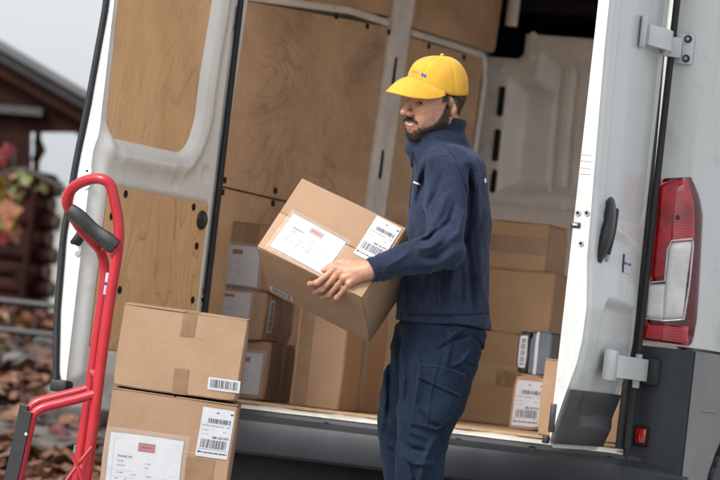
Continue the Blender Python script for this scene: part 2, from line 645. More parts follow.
# roof and cab shell
boxo('roof', (-.985, .02, 2.6), (.985, 3.3, 2.65), M_WHITE, van, .02)
boxo('roof_lining', (-.955, .06, 2.54), (.955, 3.1, 2.596), M_STEEL, van, .01)
bm = bmesh.new()
for lo, hi in (((-1.0, 3.2, .5), (-.94, 5.3, 1.4)), ((.94, 3.2, .5), (1.0, 5.3, 1.4)), ((-.94, 5.2, .5), (.94, 5.3, 1.45)),
               ((-.96, 3.18, 2.42), (.96, 4.4, 2.6)), ((-1.0, 3.2, 1.4), (-.95, 4.4, 2.6)), ((.95, 3.2, 1.4), (1.0, 4.4, 2.6)),
               ((-.94, 3.2, .4), (.94, 5.2, .5))):
    bm_box(bm, lo, hi, .01)
from_bm('cab_shell', bm, M_CABDARK, van)
boxo('cab_light_block', (-.96, 3.9, .6), (.96, 3.94, 2.44), M_CABDARK, van, .005)  # added dark wall, stops light leaking in through the cab
boxo('cab_light_block', (-.99, 3.13, 2.36), (.99, 4.3, 2.42), M_CABDARK, van, .005)  # added dark slab, closes the same leak overhead
V = [(-.95, 4.38, 2.5), (.95, 4.38, 2.5), (.95, 5.25, 1.42), (-.95, 5.25, 1.42)]
V += [(x, y + .03, z + .03) for x, y, z in V]
mesh('opaque_windscreen', V, [(0, 1, 2, 3), (7, 6, 5, 4), (0, 4, 5, 1), (1, 5, 6, 2), (2, 6, 7, 3), (3, 7, 4, 0)], M_CABDARK, van)  # built opaque and dark so no light enters the cab

# load floor, chassis and the white rear sill
fl = boxo('load_floor', (-.89, .075, .50), (.89, 3.15, .575), M_FLOORPLY, van, .003)
def sill():
    prof = [(.30, .40), (.30, .562), (.072, .5665), (.05, .562), (.0, .5575), (-.012, .550), (-.014, .535), (-.010, .50), (-.01, .40)]
    xs = np.linspace(-.78, .78, 60)
    V = []
    for x in xs:
        for (y, z) in prof:
            V.append((x, y + .0015 * math.sin(x * 31) * math.sin(x * 7), z + .002 * math.sin(x * 23 + y * 9)))
    mesh('load_sill', V, grid_faces(len(xs), len(prof)) + [tuple(range(len(prof))), tuple((len(xs) - 1) * len(prof) + k for k in range(len(prof)))[::-1]], M_SILL, van, ang=30)
sill()
M_NOSE = plywood('worn_floor_edge', (.55, .40, .25), (.38, .26, .15), (.12, .08, .05), 'x', .8)
V = []
xs = np.linspace(-.775, .775, 90)
for x in xs:
    w = .004 * math.sin(x * 17) * math.sin(x * 41) + .003 * math.sin(x * 90)
    for (y, z) in [(.12, .5755), (.062 + w, .5765), (.058 + w, .5735), (.06 + w, .567), (.12, .567)]:
        V.append((x, y, z))
mesh('floor_edge', V, grid_faces(len(xs), 5), M_NOSE, van)
bm = bmesh.new()
for lo, hi in (((-.75, .02, .25), (.75, .3, .40)), ((-.45, .2, .28), (-.33, 4.6, .45)), ((.33, .2, .28), (.45, 4.6, .45)), ((-.9, .3, .46), (.9, 4.8, .5))):
    bm_box(bm, lo, hi, .01)
from_bm('chassis', bm, M_DARK, van)
tube('axle', [(-.8, .57, .325), (.8, .57, .325)], .06, M_DARK, van)
# silencer, brackets and tow eye seen below the bumper
mz = at(246, 463, 1, .35)
tube('silencer', [mz + np.array((-.22, 0, 0)), mz + np.array((.06, 0, 0))], .062, M_RUST, van, 20)
tube('exhaust_pipe', [mz + np.array((.05, 0, .0)), mz + np.array((.13, 0, -.01)), mz + np.array((.3, .1, -.02)), mz + np.array((.5, .4, -.03))], .018, M_RUST, van)
for (px, py, w) in ((297, 462, .05), (328, 466, .07), (342, 479, .06)):
    p = at(px, py, 1, .3)
    boxo('underbody_bracket', p - (w, .01, .022), p + (w * .6, .02, .018), M_STEEL_L, van, .006)

# rear step bumper
def bumper():
    prof = [(.02, .552), (-.016, .5495), (-.03, .545), (-.034, .532), (-.075, .527), (-.125, .521), (-.148, .512), (-.156, .49), (-.156, .43), (-.150, .408), (-.13, .398), (.02, .392)]
    xs = list(np.linspace(-.80, .80, 60))
    V = []
    for x in xs:
        for (y, z) in prof:
            V.append((x, y + .02 * (abs(x) / .8) ** 6 + .0012 * math.sin(x * 40), z))
    n = len(prof)
    o = mesh('rear_bumper', V, grid_faces(len(xs), n) + [tuple(range(n)), tuple((len(xs) - 1) * n + k for k in range(n))[::-1]], M_PLASTIC, van, ang=28)
    for side in (1, -1):
        V = []
        ss = list(np.linspace(.803, .99, 14))
        for i, x in enumerate(ss):
            t = i / 13
            yo = .02 + .16 * t ** 2.2
            for (y, z) in prof:
                V.append((side * x, y + yo - (.02 if t == 0 else .018), z - (.0 if z < .5 else .03 * t ** 2)))
        mesh('bumper_end', V, grid_faces(14, n) + [tuple(range(n))[::-1], tuple(13 * n + k for k in range(n))], M_PLASTIC, van, ang=28)
    for k_ in range(5):
        yy = -.062 - .015 * k_
        tube('step_ridge', [(x, yy + .02 * (abs(x) / .8) ** 6, .5285 - .0085 * k_ * .15 - .0009 * k_) for x in np.linspace(-.78, .78, 30)], .0028, M_PLASTIC, o, 6)
    for px, py in ((326, 427), (458, 443), (532, 451), (609, 461), (398, 436)):
        p = at(px, py, 1, -.035)
        disc('bumper_screw', (p[0], -.034, p[2]), (0, -1, 0), .010, .004, M_BOLT, o)
        disc('screw_recess', (p[0], -.0335, p[2]), (0, -1, 0), .017, .002, M_HOLE, o)
bumper()

# tyre seen behind the right cladding
def wheel(cx, side):
    prof = [(-.1, .2), (-.115, .25), (-.118, .30), (-.105, .332), (-.09, .341), (-.06, .345), (-.055, .336), (-.04, .336), (-.035, .346), (.035, .346), (.04, .336), (.055, .336), (.06, .345), (.09, .341), (.105, .332), (.118, .30), (.115, .25), (.1, .2)]
    n = 96
    V = []
    for i in range(n):
        a = 2 * math.pi * i / n
        for k, (x, r) in enumerate(prof):
            rr = r - (.012 if (i % 3 == 0 and r > .333) else 0)
            V.append((cx + .6 * x * side, .57 + .93 * rr * math.cos(a), .325 + .93 * rr * math.sin(a)))
    m = len(prof)
    F = []
    for i in range(n):
        for k in range(m):
            F.append((i * m + k, i * m + (k + 1) % m, ((i + 1) % n) * m + (k + 1) % m, ((i + 1) % n) * m + k))
    t = mesh('wheel', V, F, M_RUBBER, van, ang=25)
    bm = bmesh.new()
    disc_bm(bm, (cx + side * .04, .57, .325), (side, 0, 0), .19, .02, 32)
    disc_bm(bm, (cx + side * .03, .57, .325), (side, 0, 0), .07, .06, 24)
    from_bm('rim', bm, M_STEEL, t)
wheel(.95, 1)
wheel(-.95, -1)
for side in (1, -1):
    ys = [(.57 + .385 * math.cos(a), .325 + .385 * math.sin(a)) for a in np.linspace(-.1, math.pi + .1, 30)]
    V = [(side * x, y, z) for x in (1.0, .885) for (y, z) in ys]
    mesh('wheel_arch_liner', V, grid_faces(2, 30), M_DARK, van)

# ------------------------------------------------------------------ load-space left wall
wall = boxo('left_wall', (-.955, .10, .50), (-.925, 3.2, 2.6), M_STEEL, van, .003)
# right wall; unseen side door opening added to light the load space
bm = bmesh.new()
bm_box(bm, (.925, .10, .50), (.955, 1.62, 2.6), .003)
bm_box(bm, (.925, 1.62, 2.45), (.955, 3.2, 2.6), .003)
from_bm('right_wall', bm, M_STEEL, van)
boxo('plywood_panel', (.885, .14, .58), (.9, 1.58, 2.1), M_PLY_WALL, van, .003)
bm = bmesh.new()
bm_box(bm, (1.045, .50, .60), (1.075, 1.60, 2.42), .02)
from_bm('sliding_door', bm, M_WHITE, van)  # unseen, set back to leave the added light opening clear


def lean(z):
    return .022 * max(0, z - 1.05) ** 1.5


def ply_panel(name, y0, y1, z0, z1, x=-.872, th=.012, rad=.03, mat=M_PLY_WALL, parent=wall):
    """panel with rounded corners following the wall's lean; z edges given at both ends"""
    za0, zb0 = z0 if isinstance(z0, tuple) else (z0, z0)
    za1, zb1 = z1 if isinstance(z1, tuple) else (z1, z1)
    out = []
    for (cy, f, a0) in ((1, 1, 0), (0, 1, 90), (0, 0, 180), (1, 0, 270)):
        for k in range(6):
            a = R(a0 + k * 18)
            y = (y1 - rad if cy else y0 + rad) + rad * math.cos(a)
            t = (y - y0) / (y1 - y0)
            lo, hi = za0 + (zb0 - za0) * t, za1 + (zb1 - za1) * t
            z = (hi - rad if f else lo + rad) + rad * math.sin(a)
            out.append((y, z))
    n = len(out)
    V = [(x + lean(z), y, z) for y, z in out] + [(x - th + lean(z), y, z) for y, z in out]
    F = [tuple(range(n)), tuple(range(2 * n - 1, n - 1, -1))] + [(i, i + n, (i + 1) % n + n, (i + 1) % n) for i in range(n)]
    return mesh(name, V, F, mat, parent, sm=False)


WX = -.872
def wy(px, py):
    p = at(px, py, 0, WX)
    for _ in range(3):
        p = at(px, py, 0, WX + lean(p[2]))
    return p
pA, pB = wy(303, 0), wy(390, 26)          # underside of the white rail, first bay
qA, qB = wy(409, 34), wy(486, 57)         # and second bay
sA, sB = wy(223, 187), wy(288, 200)       # seam between lower and middle sheet
Y1 = pB[1] + .01
zr = (pA[2] - .09, pB[2] - .005)
zseam = sA[2]
ply_panel('plywood_panel', .035, Y1 - .02, .58, zseam - .004)
ply_panel('plywood_panel', .035, Y1 - .02, zseam + .004, zr, rad=.02)
ply_panel('plywood_panel', .035, Y1 + .03, (zr[0] + .045, zr[1] + .045), 2.53)
Y2 = qA[1] - .015
Y3 = qB[1] - .03
ply_panel('plywood_panel', Y2, Y3, .58, (qA[2] - .012, qB[2] - .012), rad=.04)
ply_panel('plywood_panel', Y1 + .16, 3.03, (qA[2] + .028, qB[2] + .03), 2.53)


def rail(a, b, w=.017):
    pts = [a, b]
    return pts


# pressed rails and pillar
bendp = wy(392, 40)
def rib_tube(name, pts, r, sec):
    V, F = tube_data(pts, r, section=sec)
    return mesh(name, V, F, M_STEEL_L, wall, ang=50)
sec = [(math.cos(t) * 1.0, math.sin(t) * .8) for t in np.linspace(0, 2 * math.pi, 12, endpoint=False)]
o_ = np.array((.004, 0, .0))
rib_tube('wall_rail', [np.array((WX + lean(zr[0] + .02) + .004, .12, zr[0] + .02)), (pA + pB) / 2 + o_ + (0, 0, .012), pB + o_ + (0, -.05, .008)], .015, sec)
rib_tube('wall_rail', [qA + o_ + (0, 0, .008), (qA + qB) / 2 + o_ + (0, 0, .008), qB + o_ + (0, -.06, .002)] , .015, sec)
# pillar: a channel following the wall from the floor to the roof
ptop, pbot = wy(400, 12), wy(373, 190)
zz = np.linspace(.58, 2.53, 40)
yc = Y1 + .09
V = []
for z in zz:
    xx = WX + lean(z)
    dy = 0
    for (x, y) in ((-.02, -.105), (.010, -.098), (.024, -.082), (.026, -.062), (.008, -.045), (.006, .03), (.008, .055), (.024, .07), (.02, .09), (-.02, .10)):
        V.append((xx + x, yc + y, z))
pil = mesh('wall_pillar', V, grid_faces(40, 10), M_STEEL_L, wall, ang=35)
for z in (1.05, 1.55, 1.93, 2.30):
    xx = WX + lean(z)
    V = []
    for (y, dz) in ((-.02, -.055), (.005, -.06), (.02, -.05), (.02, .05), (.0, .062), (-.02, .055)):
        V.append((xx + .0085, yc + y, z + dz))
    mesh('pillar_slot', V, [tuple(range(6))], M_HOLE, pil, sm=False)
for (px, py) in ((336, 16), (367, 26), (388.5, 32), (405.5, 40), (428.5, 46), (463.5, 57), (484, 63), (275, 190.5), (272.5, 203), (224, 180), (222, 192), (228, 3)):
    p = wy(px, py)
    bm = bmesh.new()
    bm_box(bm, (-.002, -.014, -.011), (.003, .014, .011), .002)
    bmesh.ops.translate(bm, vec=Vector((p[0] + .002, p[1], p[2])), verts=bm.verts)
    from_bm('clip_hole', bm, M_HOLE, wall)
tube('wall_rail', [np.array((WX + lean(z) + .006, qB[1] - .045 + .05 * min(1, (qB[2] - z) / .1), z)) for z in np.linspace(qB[2] - .002, .6, 30)], .016, M_STEEL_L, wall, section=sec)
# short upper pillar next to the cab
a_, b_ = at(516, -12, 1, 3.06), at(511, 26, 1, 3.06)
tube('upper_pillar', [a_, (a_ + b_) / 2, b_], .028, M_STEEL_L, wall, section=sec)

# ------------------------------------------------------------------ pressed steel partition behind the cab
def partition():
    xs, zs = np.linspace(-.90, .9, 200), np.linspace(.55, 2.31, 190)
    X, Z = np.meshgrid(xs, zs)
    xstep = at(524, 45, 1, 3.1)[0]
    ztop_hi, ztop_lo = at(525, 32, 1, 3.1)[2], at(500, 57, 1, 3.1)[2]
    def ss(a, b, v):
        t = np.clip((v - a) / (b - a), 0, 1)
        return t * t * (3 - 2 * t)
    # signed distance to the outer edge (an L-shaped corner)
    d1 = ztop_hi - Z
    d2 = np.minimum(X - xstep, ztop_hi - Z)
    d3 = ztop_lo - Z
    outer = np.where(d3 > 0, np.maximum(d3, d2), d2)
    k = .05
    a, b = d3, d2
    h = np.clip(.5 + .5 * (a - b) / k, 0, 1)
    outer = b * (1 - h) + a * h + k * h * (1 - h)          # rounded union of the two areas
    wallside = X + .87
    xr = at(505, 100, 1, 3.1)[0]
    rec = np.minimum(outer - .075, X - xr - .02 * 0)
    zl = at(520, 196, 1, 3.1)[2]
    rec2 = np.minimum(rec, Z - zl)
    depth = .11 * ss(.0, .07, rec2)
    # stepped ledge below the recess
    depth += .03 * ss(zl - .02, zl - .06, Z) * 0
    depth -= .05 * ss(zl - .03, zl - .06, Z)
    # two vertical swages, gently curved
    for px, w in ((549, .012), (565, .009)):
        xc = at(px, 120, 1, 3.1)[0] + .06 * (Z - 1.8) ** 2 - .035 * (Z - 1.8)
        depth += .014 * np.exp(-((X - xc) / w) ** 2) * (rec2 > .05)
    depth += .008 * ss(.02, .0, outer)
    Y = 3.1 + depth
    keep = outer > 0
    bm = bmesh.new()
    idx = {}
    for j in range(len(zs)):
        for i in range(len(xs)):
            if keep[j, i]:
                idx[i, j] = bm.verts.new((X[j, i], Y[j, i], Z[j, i]))
    for j in range(len(zs) - 1):
        for i in range(len(xs) - 1):
            q = [(i, j), (i + 1, j), (i + 1, j + 1), (i, j + 1)]
            if all(t in idx for t in q):
                bm.faces.new([idx[t] for t in q])
    p = from_bm('cab_partition', bm, M_STEEL, van, ang=60)
    for (px, py, w, h) in ((500.5, 101, .028, .13), (496, 145, .028, .14), (493, 181, .026, .10)):
        c = at(px, py, 1, 3.09)
        boxo('partition_slot', (c[0] - w / 2, 3.088, c[2] - h / 2), (c[0] + w / 2, 3.108, c[2] + h / 2), M_HOLE, p, .008)
    for px, py in ((494, 96), (486, 148), (490, 172), (533, 35), (531, 57), (548, 188), (501, 70), (562, 208), (512, 212), (554, 96)):
        c = at(px, py, 1, 3.095)
        disc('partition_bolt', (c[0], 3.1, c[2]), (0, -1, 0), .017, .012, M_STEEL_L, p, 14, .012)
partition()

# ------------------------------------------------------------------ doors
def door_thick(z):
    return np.interp(z, [.55, .62, .8, 1.05, 1.3, 1.5, 1.8, 2.3, 2.6], [.075, .085, .105, .115, .10, .08, .058, .05, .05])


class Frame2:
    """door-local frame: s along the door from the hinge, n outwards, z up"""
    def __init__(self, hinge, ang, flip):
        a = R(ang)
        self.h = np.array(hinge, float)
        self.d = np.array((math.cos(a) * flip, -math.sin(a), 0))
        self.n = np.array((-math.sin(a) * flip, -math.cos(a), 0))
    def p(self, s, n, z):
        return self.h + self.d * s + self.n * n + np.array((0, 0, z))
    def sz(self, px, py, n=0.0):
        q = onplane(px, py, self.h + self.n * n, self.n) - self.h
        return float(q @ self.d), float(q[2])


def prism(name, fr, outline, n0, n1, mat, parent, bev=0.0):
    """flat outline [(s,z)] extruded between two depths"""
    k = len(outline)
    V = [fr.p(s, n0, z) for s, z in outline] + [fr.p(s, n1, z) for s, z in outline]
    F = [tuple(range(k)), tuple(range(2 * k - 1, k - 1, -1))] + [(i, i + k, (i + 1) % k + k, (i + 1) % k) for i in range(k)]
    bm = bmesh.new()
    vs = [bm.verts.new(v) for v in V]
    for f in F:
        bm.faces.new([vs[i] for i in f])
    if bev:
        bmesh.ops.bevel(bm, geom=[e for e in bm.edges if all(len(f.verts) > 4 or True for f in e.link_faces) and any(len(f.verts) == k for f in e.link_faces)], offset=bev, segments=2, affect='EDGES')
    return from_bm(name, bm, mat, parent, ang=30)


def rrect(s0, s1, z0, z1, r, k=6):
    out = []
    for (cs, cz, a0) in ((1, 1, 0), (0, 1, 90), (0, 0, 180), (1, 0, 270)):
        for i in range(k + 1):
            a = R(a0 + 90 * i / k)
            out.append(((s1 - r if cs else s0 + r) + r * math.cos(a), (z1 - r if cz else z0 + r) + r * math.sin(a)))
    return out


def sdrr(S, Z, s0, s1, z0, z1, r):
    qs, qz = np.abs(S - (s0 + s1) / 2) - (s1 - s0) / 2 + r, np.abs(Z - (z0 + z1) / 2) - (z1 - z0) / 2 + r
    return np.hypot(np.maximum(qs, 0), np.maximum(qz, 0)) + np.minimum(np.maximum(qs, qz), 0) - r


def sstep(a, b, v):
    t = np.clip((v - a) / (b - a), 0, 1)
    return t * t * (3 - 2 * t)


def door(name, fr, S0, S1, Z0, Z1, inner_fn, outer_fn, mat, r=.05, ns=110, nz=230, cut=None):
    """closed door skin: pressed inner face, curved outer face, edge return"""
    ss, zs = np.linspace(S0, S1, ns), np.linspace(Z0, Z1, nz)
    S, Z = np.meshgrid(ss, zs)
    edge = -sdrr(S, Z, S0, S1, Z0, Z1, r)
    # pull the outermost samples onto the rounded outline
    NI = inner_fn(S, Z, edge)
    NO = outer_fn(S, Z, edge)
    zc = Z0 + r
    T = np.clip((zc - Z) / r, 0, 1)
    inset = r * (1 - np.sqrt(np.maximum(0, 1 - T * T)))
    Sx = np.where(S > (S0 + S1) / 2, np.minimum(S, S1 - inset), np.maximum(S, S0 + inset))
    if cut is not None:
        c = cut(Z)
        Sx = S1 - (S1 - Sx) * (S1 - c) / (S1 - S0)
        Sx = np.where(Z < zc, np.minimum(Sx, S1 - inset), Sx)
    V = [fr.p(Sx[j, i], NI[j, i], Z[j, i]) for j in range(nz) for i in range(ns)]
    V += [fr.p(Sx[j, i], NO[j, i], Z[j, i]) for j in range(nz) for i in range(ns)]
    n = ns * nz
    F = grid_faces(nz, ns)
    F2 = [tuple(i + n for i in f[::-1]) for f in F]
    rim = [i for i in range(ns)] + [j * ns + ns - 1 for j in range(1, nz)] + [(nz - 1) * ns + i for i in range(ns - 2, -1, -1)] + [j * ns for j in range(nz - 2, 0, -1)]
    Fr = [(rim[i], rim[i] + n, rim[(i + 1) % len(rim)] + n, rim[(i + 1) % len(rim)]) for i in range(len(rim))]
    bm = bmesh.new()
    vs = [bm.verts.new(v) for v in V]
    for f in F + F2 + Fr:
        try:
            bm.faces.new([vs[i] for i in f])
        except ValueError:
            pass
    return from_bm(name, bm, mat, van, ang=55)


# left door, folded back a little past square
DL = Frame2((-.775, -.06, 0), 95, 1)
L0, L1 = -.03, .815
UP0, UP1, UPZ = .150, .775, 1.385
LO0, LO1, LOZ0, LOZ1 = .03, .735, .70, 1.238
def l_inner(S, Z, e):
    up = -sdrr(S, Z, UP0 + .05 * sstep(1.55, 1.35, Z) - .03 * sstep(1.6, 2.0, Z), UP1 + .006 * sstep(1.45, 1.9, Z), UPZ, 2.42, .075)
    d = .030 * sstep(-.012, .020, up)
    d = d - .016 * np.exp(-((up + .045) / .03) ** 2)                     # swelling round the opening
    lo = -sdrr(S, Z, LO0 - .006, LO1 + .006, LOZ0, LOZ1 + .004, .02)
    d = d + .012 * sstep(-.004, .004, lo)
    d = d + .030 * sstep(.065, .0, e) * (S > .5) + .016 * sstep(.035, .0, e) * (S <= .5)
    for (px, py) in ((117, 155), (206, 174)):
        s, z = DL.sz(px, py)
        rr = np.hypot(S - s, Z - z)
        d = d + .006 * sstep(.032, .02, rr)
    s, z = DL.sz(177, 176)
    d = d + .005 * sstep(.008, .0, sdrr(S, Z, s - .025, s + .025, z - .035, z + .03, .008))
    return d
def l_outer(S, Z, e):
    return door_thick(Z) - .03 * sstep(.05, 0, e) + .0 * S
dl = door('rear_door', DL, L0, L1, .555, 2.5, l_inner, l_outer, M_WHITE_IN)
dl['label'] = 'left rear door folded back, inner side with plywood insets'
# plywood insets
def up_outline():
    pts = []
    for t in np.linspace(0, 1, 12):
        z = UPZ + .05 + (2.42 - UPZ) * t
        pts.append((UP0 + .05 * sstep(1.55, 1.35, z) - .03 * sstep(1.6, 2.0, z) - .012, z))
    pts = pts[::-1]
    for a in np.linspace(180, 360, 16):
        cx = UP0 + .05 + .075 if a < 270 else UP1 - .075
        pts.append((cx + .09 * math.cos(R(a)), UPZ + .072 + .085 * math.sin(R(a))))
    for t in np.linspace(0, 1, 12):
        z = UPZ + .08 + (2.42 - UPZ) * t
        pts.append((UP1 + .006 * sstep(1.45, 1.9, z) + .006, z))
    return pts
prism('plywood_inset', DL, up_outline(), .022, .034, M_PLY_DOOR, dl)
lo_p = prism('plywood_inset', DL, rrect(LO0, LO1, LOZ0 + .002, LOZ1, .012), -.002, .010, M_PLY_DOOR, dl)
for (px, py) in ((125, 194), (193, 207), (111, 216), (196, 246), (119, 290), (192, 300)):
    s, z = DL.sz(px, py)
    disc('fixing_hole', DL.p(s, -.0022, z), -DL.n, .013, .0015, M_HOLE, dl)
s, z = DL.sz(201, 220)
bm = bmesh.new()
bmesh.ops.create_uvsphere(bm, u_segments=20, v_segments=12, radius=1.0)
for v in bm.verts:
    v.co = Vector(DL.p(s + v.co.x * .036, -.002 + v.co.y * .016, z + v.co.z * .034))
from_bm('round_stop', bm, M_BLACKTRIM, dl)
# handles and latch fittings on the free edge
def edge_pt(px, py, n=None):
    """point on the free-edge face of the left door"""
    q = onplane(px, py, DL.p(L1, 0, 0), DL.d)
    return q
for (px, py) in ((88, 171), (86.5, 184)):
    q = edge_pt(px, py)
    disc('latch_plate', q, DL.d, .017, .006, M_WHITE_IN, dl)
    disc('latch_screw', q + DL.d * .006, DL.d, .004, .002, M_HOLE, dl, 8)
for (px, py) in ((78, 254),):
    q = edge_pt(px, py)
    disc('edge_screw', q, DL.d, .010, .003, M_BOLT, dl)
a_, b_ = edge_pt(79, 243), edge_pt(97, 222)
tube('check_strap', [a_ + DL.d * .02, (a_ + b_) / 2 + DL.d * .03, b_ + DL.d * .02], .018, M_BLACKTRIM, dl)
disc('strap_pin', a_ + DL.d * .03, DL.d, .008, .014, M_HOLE, dl)
# raised pad round the latch on the edge
for (x0, y0, x1, y1) in ():
    p0, p1 = edge_pt(x0, y0), edge_pt(x1, y1)
    tube('edge_crease', [p0, p1], .003, M_WHITE_IN, dl, 8)
# rubber seals: hinge side and free side
tube('rubber_seal', [DL.p(L0 - .016, .004 + .014 * 0, z) for z in np.linspace(.57, 2.48, 30)], .0115, M_RUBBER, dl, 10)
tube('rubber_seal', [DL.p(L1 - .004, door_thick(z) - .010, z) for z in np.linspace(.58, 2.48, 60)], .0115, M_RUBBER, dl, 10)
boxo('rubber_buffer', (-.03, -.03, -.02), (.03, .03, .02), M_RUBBER, dl, .008, Matrix.Translation(Vector(DL.p(L1 - .01, .05, .565))))
for z in (.86, 1.9):
    b_ = DL.p(-.03, .045, z)
    boxo('door_hinge', (-.05, -.03, -.045), (.03, .05, .045), M_HINGE, van, .008, Matrix.Translation(Vector(b_)))

# right door, square to the van
DR = Frame2((.775, -.055, 0), 90, -1)
R0, R1 = .0, .80
def r_inner(S, Z, e):
    up = -sdrr(S, Z, .14, .66, 1.4, 2.42, .07)
    d = .03 * sstep(-.01, .02, up)
    lo = -sdrr(S, Z, .06, .70, .70, 1.24, .02)
    return (d + .01 * sstep(-.004, .004, lo)) * .2 + .004 * sstep(.015, 0, e) * (S > .6)
def r_thick(z):
    return np.interp(z, [.55, .58, .65, .735, .82, .9, 1.0, 1.08, 1.15, 1.3, 1.5, 1.8, 2.3, 2.6], [.014, .020, .036, .056, .078, .088, .090, .082, .074, .070, .064, .055, .05, .05])
def r_outer(S, Z, e):
    t = r_thick(Z)
    # pressed panel below the waist, window panel above, swage across at handle height
    low = -sdrr(S, Z, .05, .66, .64, 1.03, .09)
    t = t - .024 * sstep(-.015, .03, low)
    t = t + .010 * np.exp(-((Z - 1.245 - .10 * (S - .4)) / .016) ** 2) * sstep(.0, .1, S) * sstep(.8, .6, S)
    upn = -sdrr(S, Z, .06, .70, 1.30, 2.45, .08)
    t = t - .018 * sstep(-.008, .02, upn)
    t = t * (1 - .88 * np.clip(1 - S / .55, 0, 1) ** 2)      # skin wraps round towards the hinge
    return np.maximum(t - .014 * sstep(.03, 0, e), .006)
def r_cut(Z):
    return np.interp(Z, [.55, .6, .66, .72, .78, .84, .92], [.255, .215, .16, .11, .06, .02, .0])
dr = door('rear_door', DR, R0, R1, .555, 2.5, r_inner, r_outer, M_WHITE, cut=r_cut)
dr['label'] = 'right rear door standing square to the van, outer side with handle'
prism('plywood_inset', DR, rrect(.13, .67, 1.39, 2.43, .06), -.004, .003, M_PLY_DOOR, dr)
prism('plywood_inset', DR, rrect(.13, .695, .705, 1.235, .012), -.004, .003, M_PLY_DOOR, dr)
# free-edge fittings of the right door
def redge(px, py):
    return onplane(px, py, DR.p(R1, 0, 0), DR.d)
for (px, py) in ((578, 213), (587, 213), (581, 243.5)):
    q = redge(px, py)
    disc('edge_screw', q, DR.d, .009, .004, M_BOLT, dr, 12)
    disc('screw_socket', q + DR.d * .004, DR.d, .005, .001, M_HOLE, dr, 8)
q = redge(574.5, 225)
boxo('lock_slot', (-.012, -.004, -.009), (.02, .004, .009), M_BLACKTRIM, dr, .003, Matrix.Translation(Vector(q)))
boxo('lock_tongue', (-.006, -.006, -.004), (.012, .0, .004), M_BOLT, dr, .002, Matrix.Translation(Vector(q)))
for py in (154, 160, 167, 173):
    p0, p1 = redge(579.5 + (173 - py) * .1, py), redge(590 + (173 - py) * .1, py + 1.2)
    tube('edge_crease', [p0, p1], .0025, M_WHITE, dr, 8)
q = redge(552.5, 418)
boxo('edge_slot', (-.010, -.003, -.045), (.010, .004, .045), M_BLACKTRIM, dr, .004, Matrix.Translation(Vector(q)))
q = redge(549, 440)
boxo('rubber_buffer', (-.02, -.012, -.012), (.0, .01, .012), M_RUBBER, dr, .004, Matrix.Translation(Vector(q)))
# curved grip handle recessed in the outer skin
TN = .072
hp = [DR.sz(px, py, TN) for (px, py) in ((613, 205), (609, 213), (605, 230), (601, 248), (599, 262))]
pts = [DR.p(s, r_thick(z) - .012 + .018 * math.sin(math.pi * (i + .6) / 5.2), z) for i, (s, z) in enumerate(hp)]
pc = catmull(pts, 6)
V, F = tube_data(pc, [.018 + .030 * math.sin(math.pi * min(1, (i + 3) / (len(pc) + 3))) ** .8 for i in range(len(pc))], 14,
                 section=[(math.cos(t), .5 * math.sin(t)) for t in np.linspace(0, 2 * math.pi, 14, endpoint=False)])
hd = mesh('door_handle', V, F, M_BLACKTRIM, dr)
sm_ = [p + DR.n * .012 + DR.d * -.025 for p in pc[4:-4]]
tube('handle_grip', sm_, .012, M_RUBBER, dr, 10)
disc('lock_barrel', DR.p(hp[-1][0] - .07, r_thick(hp[-1][1]) - .004, hp[-1][1] + .02), DR.n, .014, .01, M_BOLT, dr)
# little printed sticker
s0, z0 = DR.sz(634, 254, TN); s1, z1 = DR.sz(622, 274, TN)
def on_out(s, z, o=.0):
    return DR.p(s, float(r_outer(np.array(s), np.array(z), np.array(.3))) + o, z)
ms, mz_ = (s0 + s1) / 2, (z0 + z1) / 2
def patch(name, fs, sa, sb, za, zb, off, mat, parent, k=6):
    V = []
    for i in range(k):
        for j in range(k):
            s, z = sa + (sb - sa) * i / (k - 1), za + (zb - za) * j / (k - 1)
            V.append(fs(s, z, off))
    V2 = [fs(sa + (sb - sa) * i / (k - 1), za + (zb - za) * j / (k - 1), off - .0015) for i in range(k) for j in range(k)]
    F = grid_faces(k, k)
    return mesh(name, V + V2, F + [tuple(i + k * k for i in f) for f in F], mat, parent, sm=False)
hw, hh = .062, .030
st = patch('sticker', on_out, ms - hw, ms + hw, mz_ - hh, mz_ + hh, .0025, M_PAPER, dr)
M_BLUE = flat('blue_print', (.02, .03, .45), .5)
M_REDP = flat('red_print', (.6, .05, .06), .5)
patch('sticker_print', on_out, ms - hw * .95, ms - hw * .4, mz_ - .004, mz_ + .004, .0035, M_BLUE, dr)
patch('sticker_print', on_out, ms + hw * .35, ms + hw * .9, mz_ - .004, mz_ + .004, .0035, M_BLUE, dr)
patch('sticker_print', on_out, ms - hw * .35, ms + hw * .3, mz_ - .003, mz_ + .003, .0035, M_REDP, dr)
patch('sticker_print', on_out, ms + hw * .82, ms + hw * .99, mz_ - hh, mz_ + hh * .9, .0034, M_HOLE, dr)
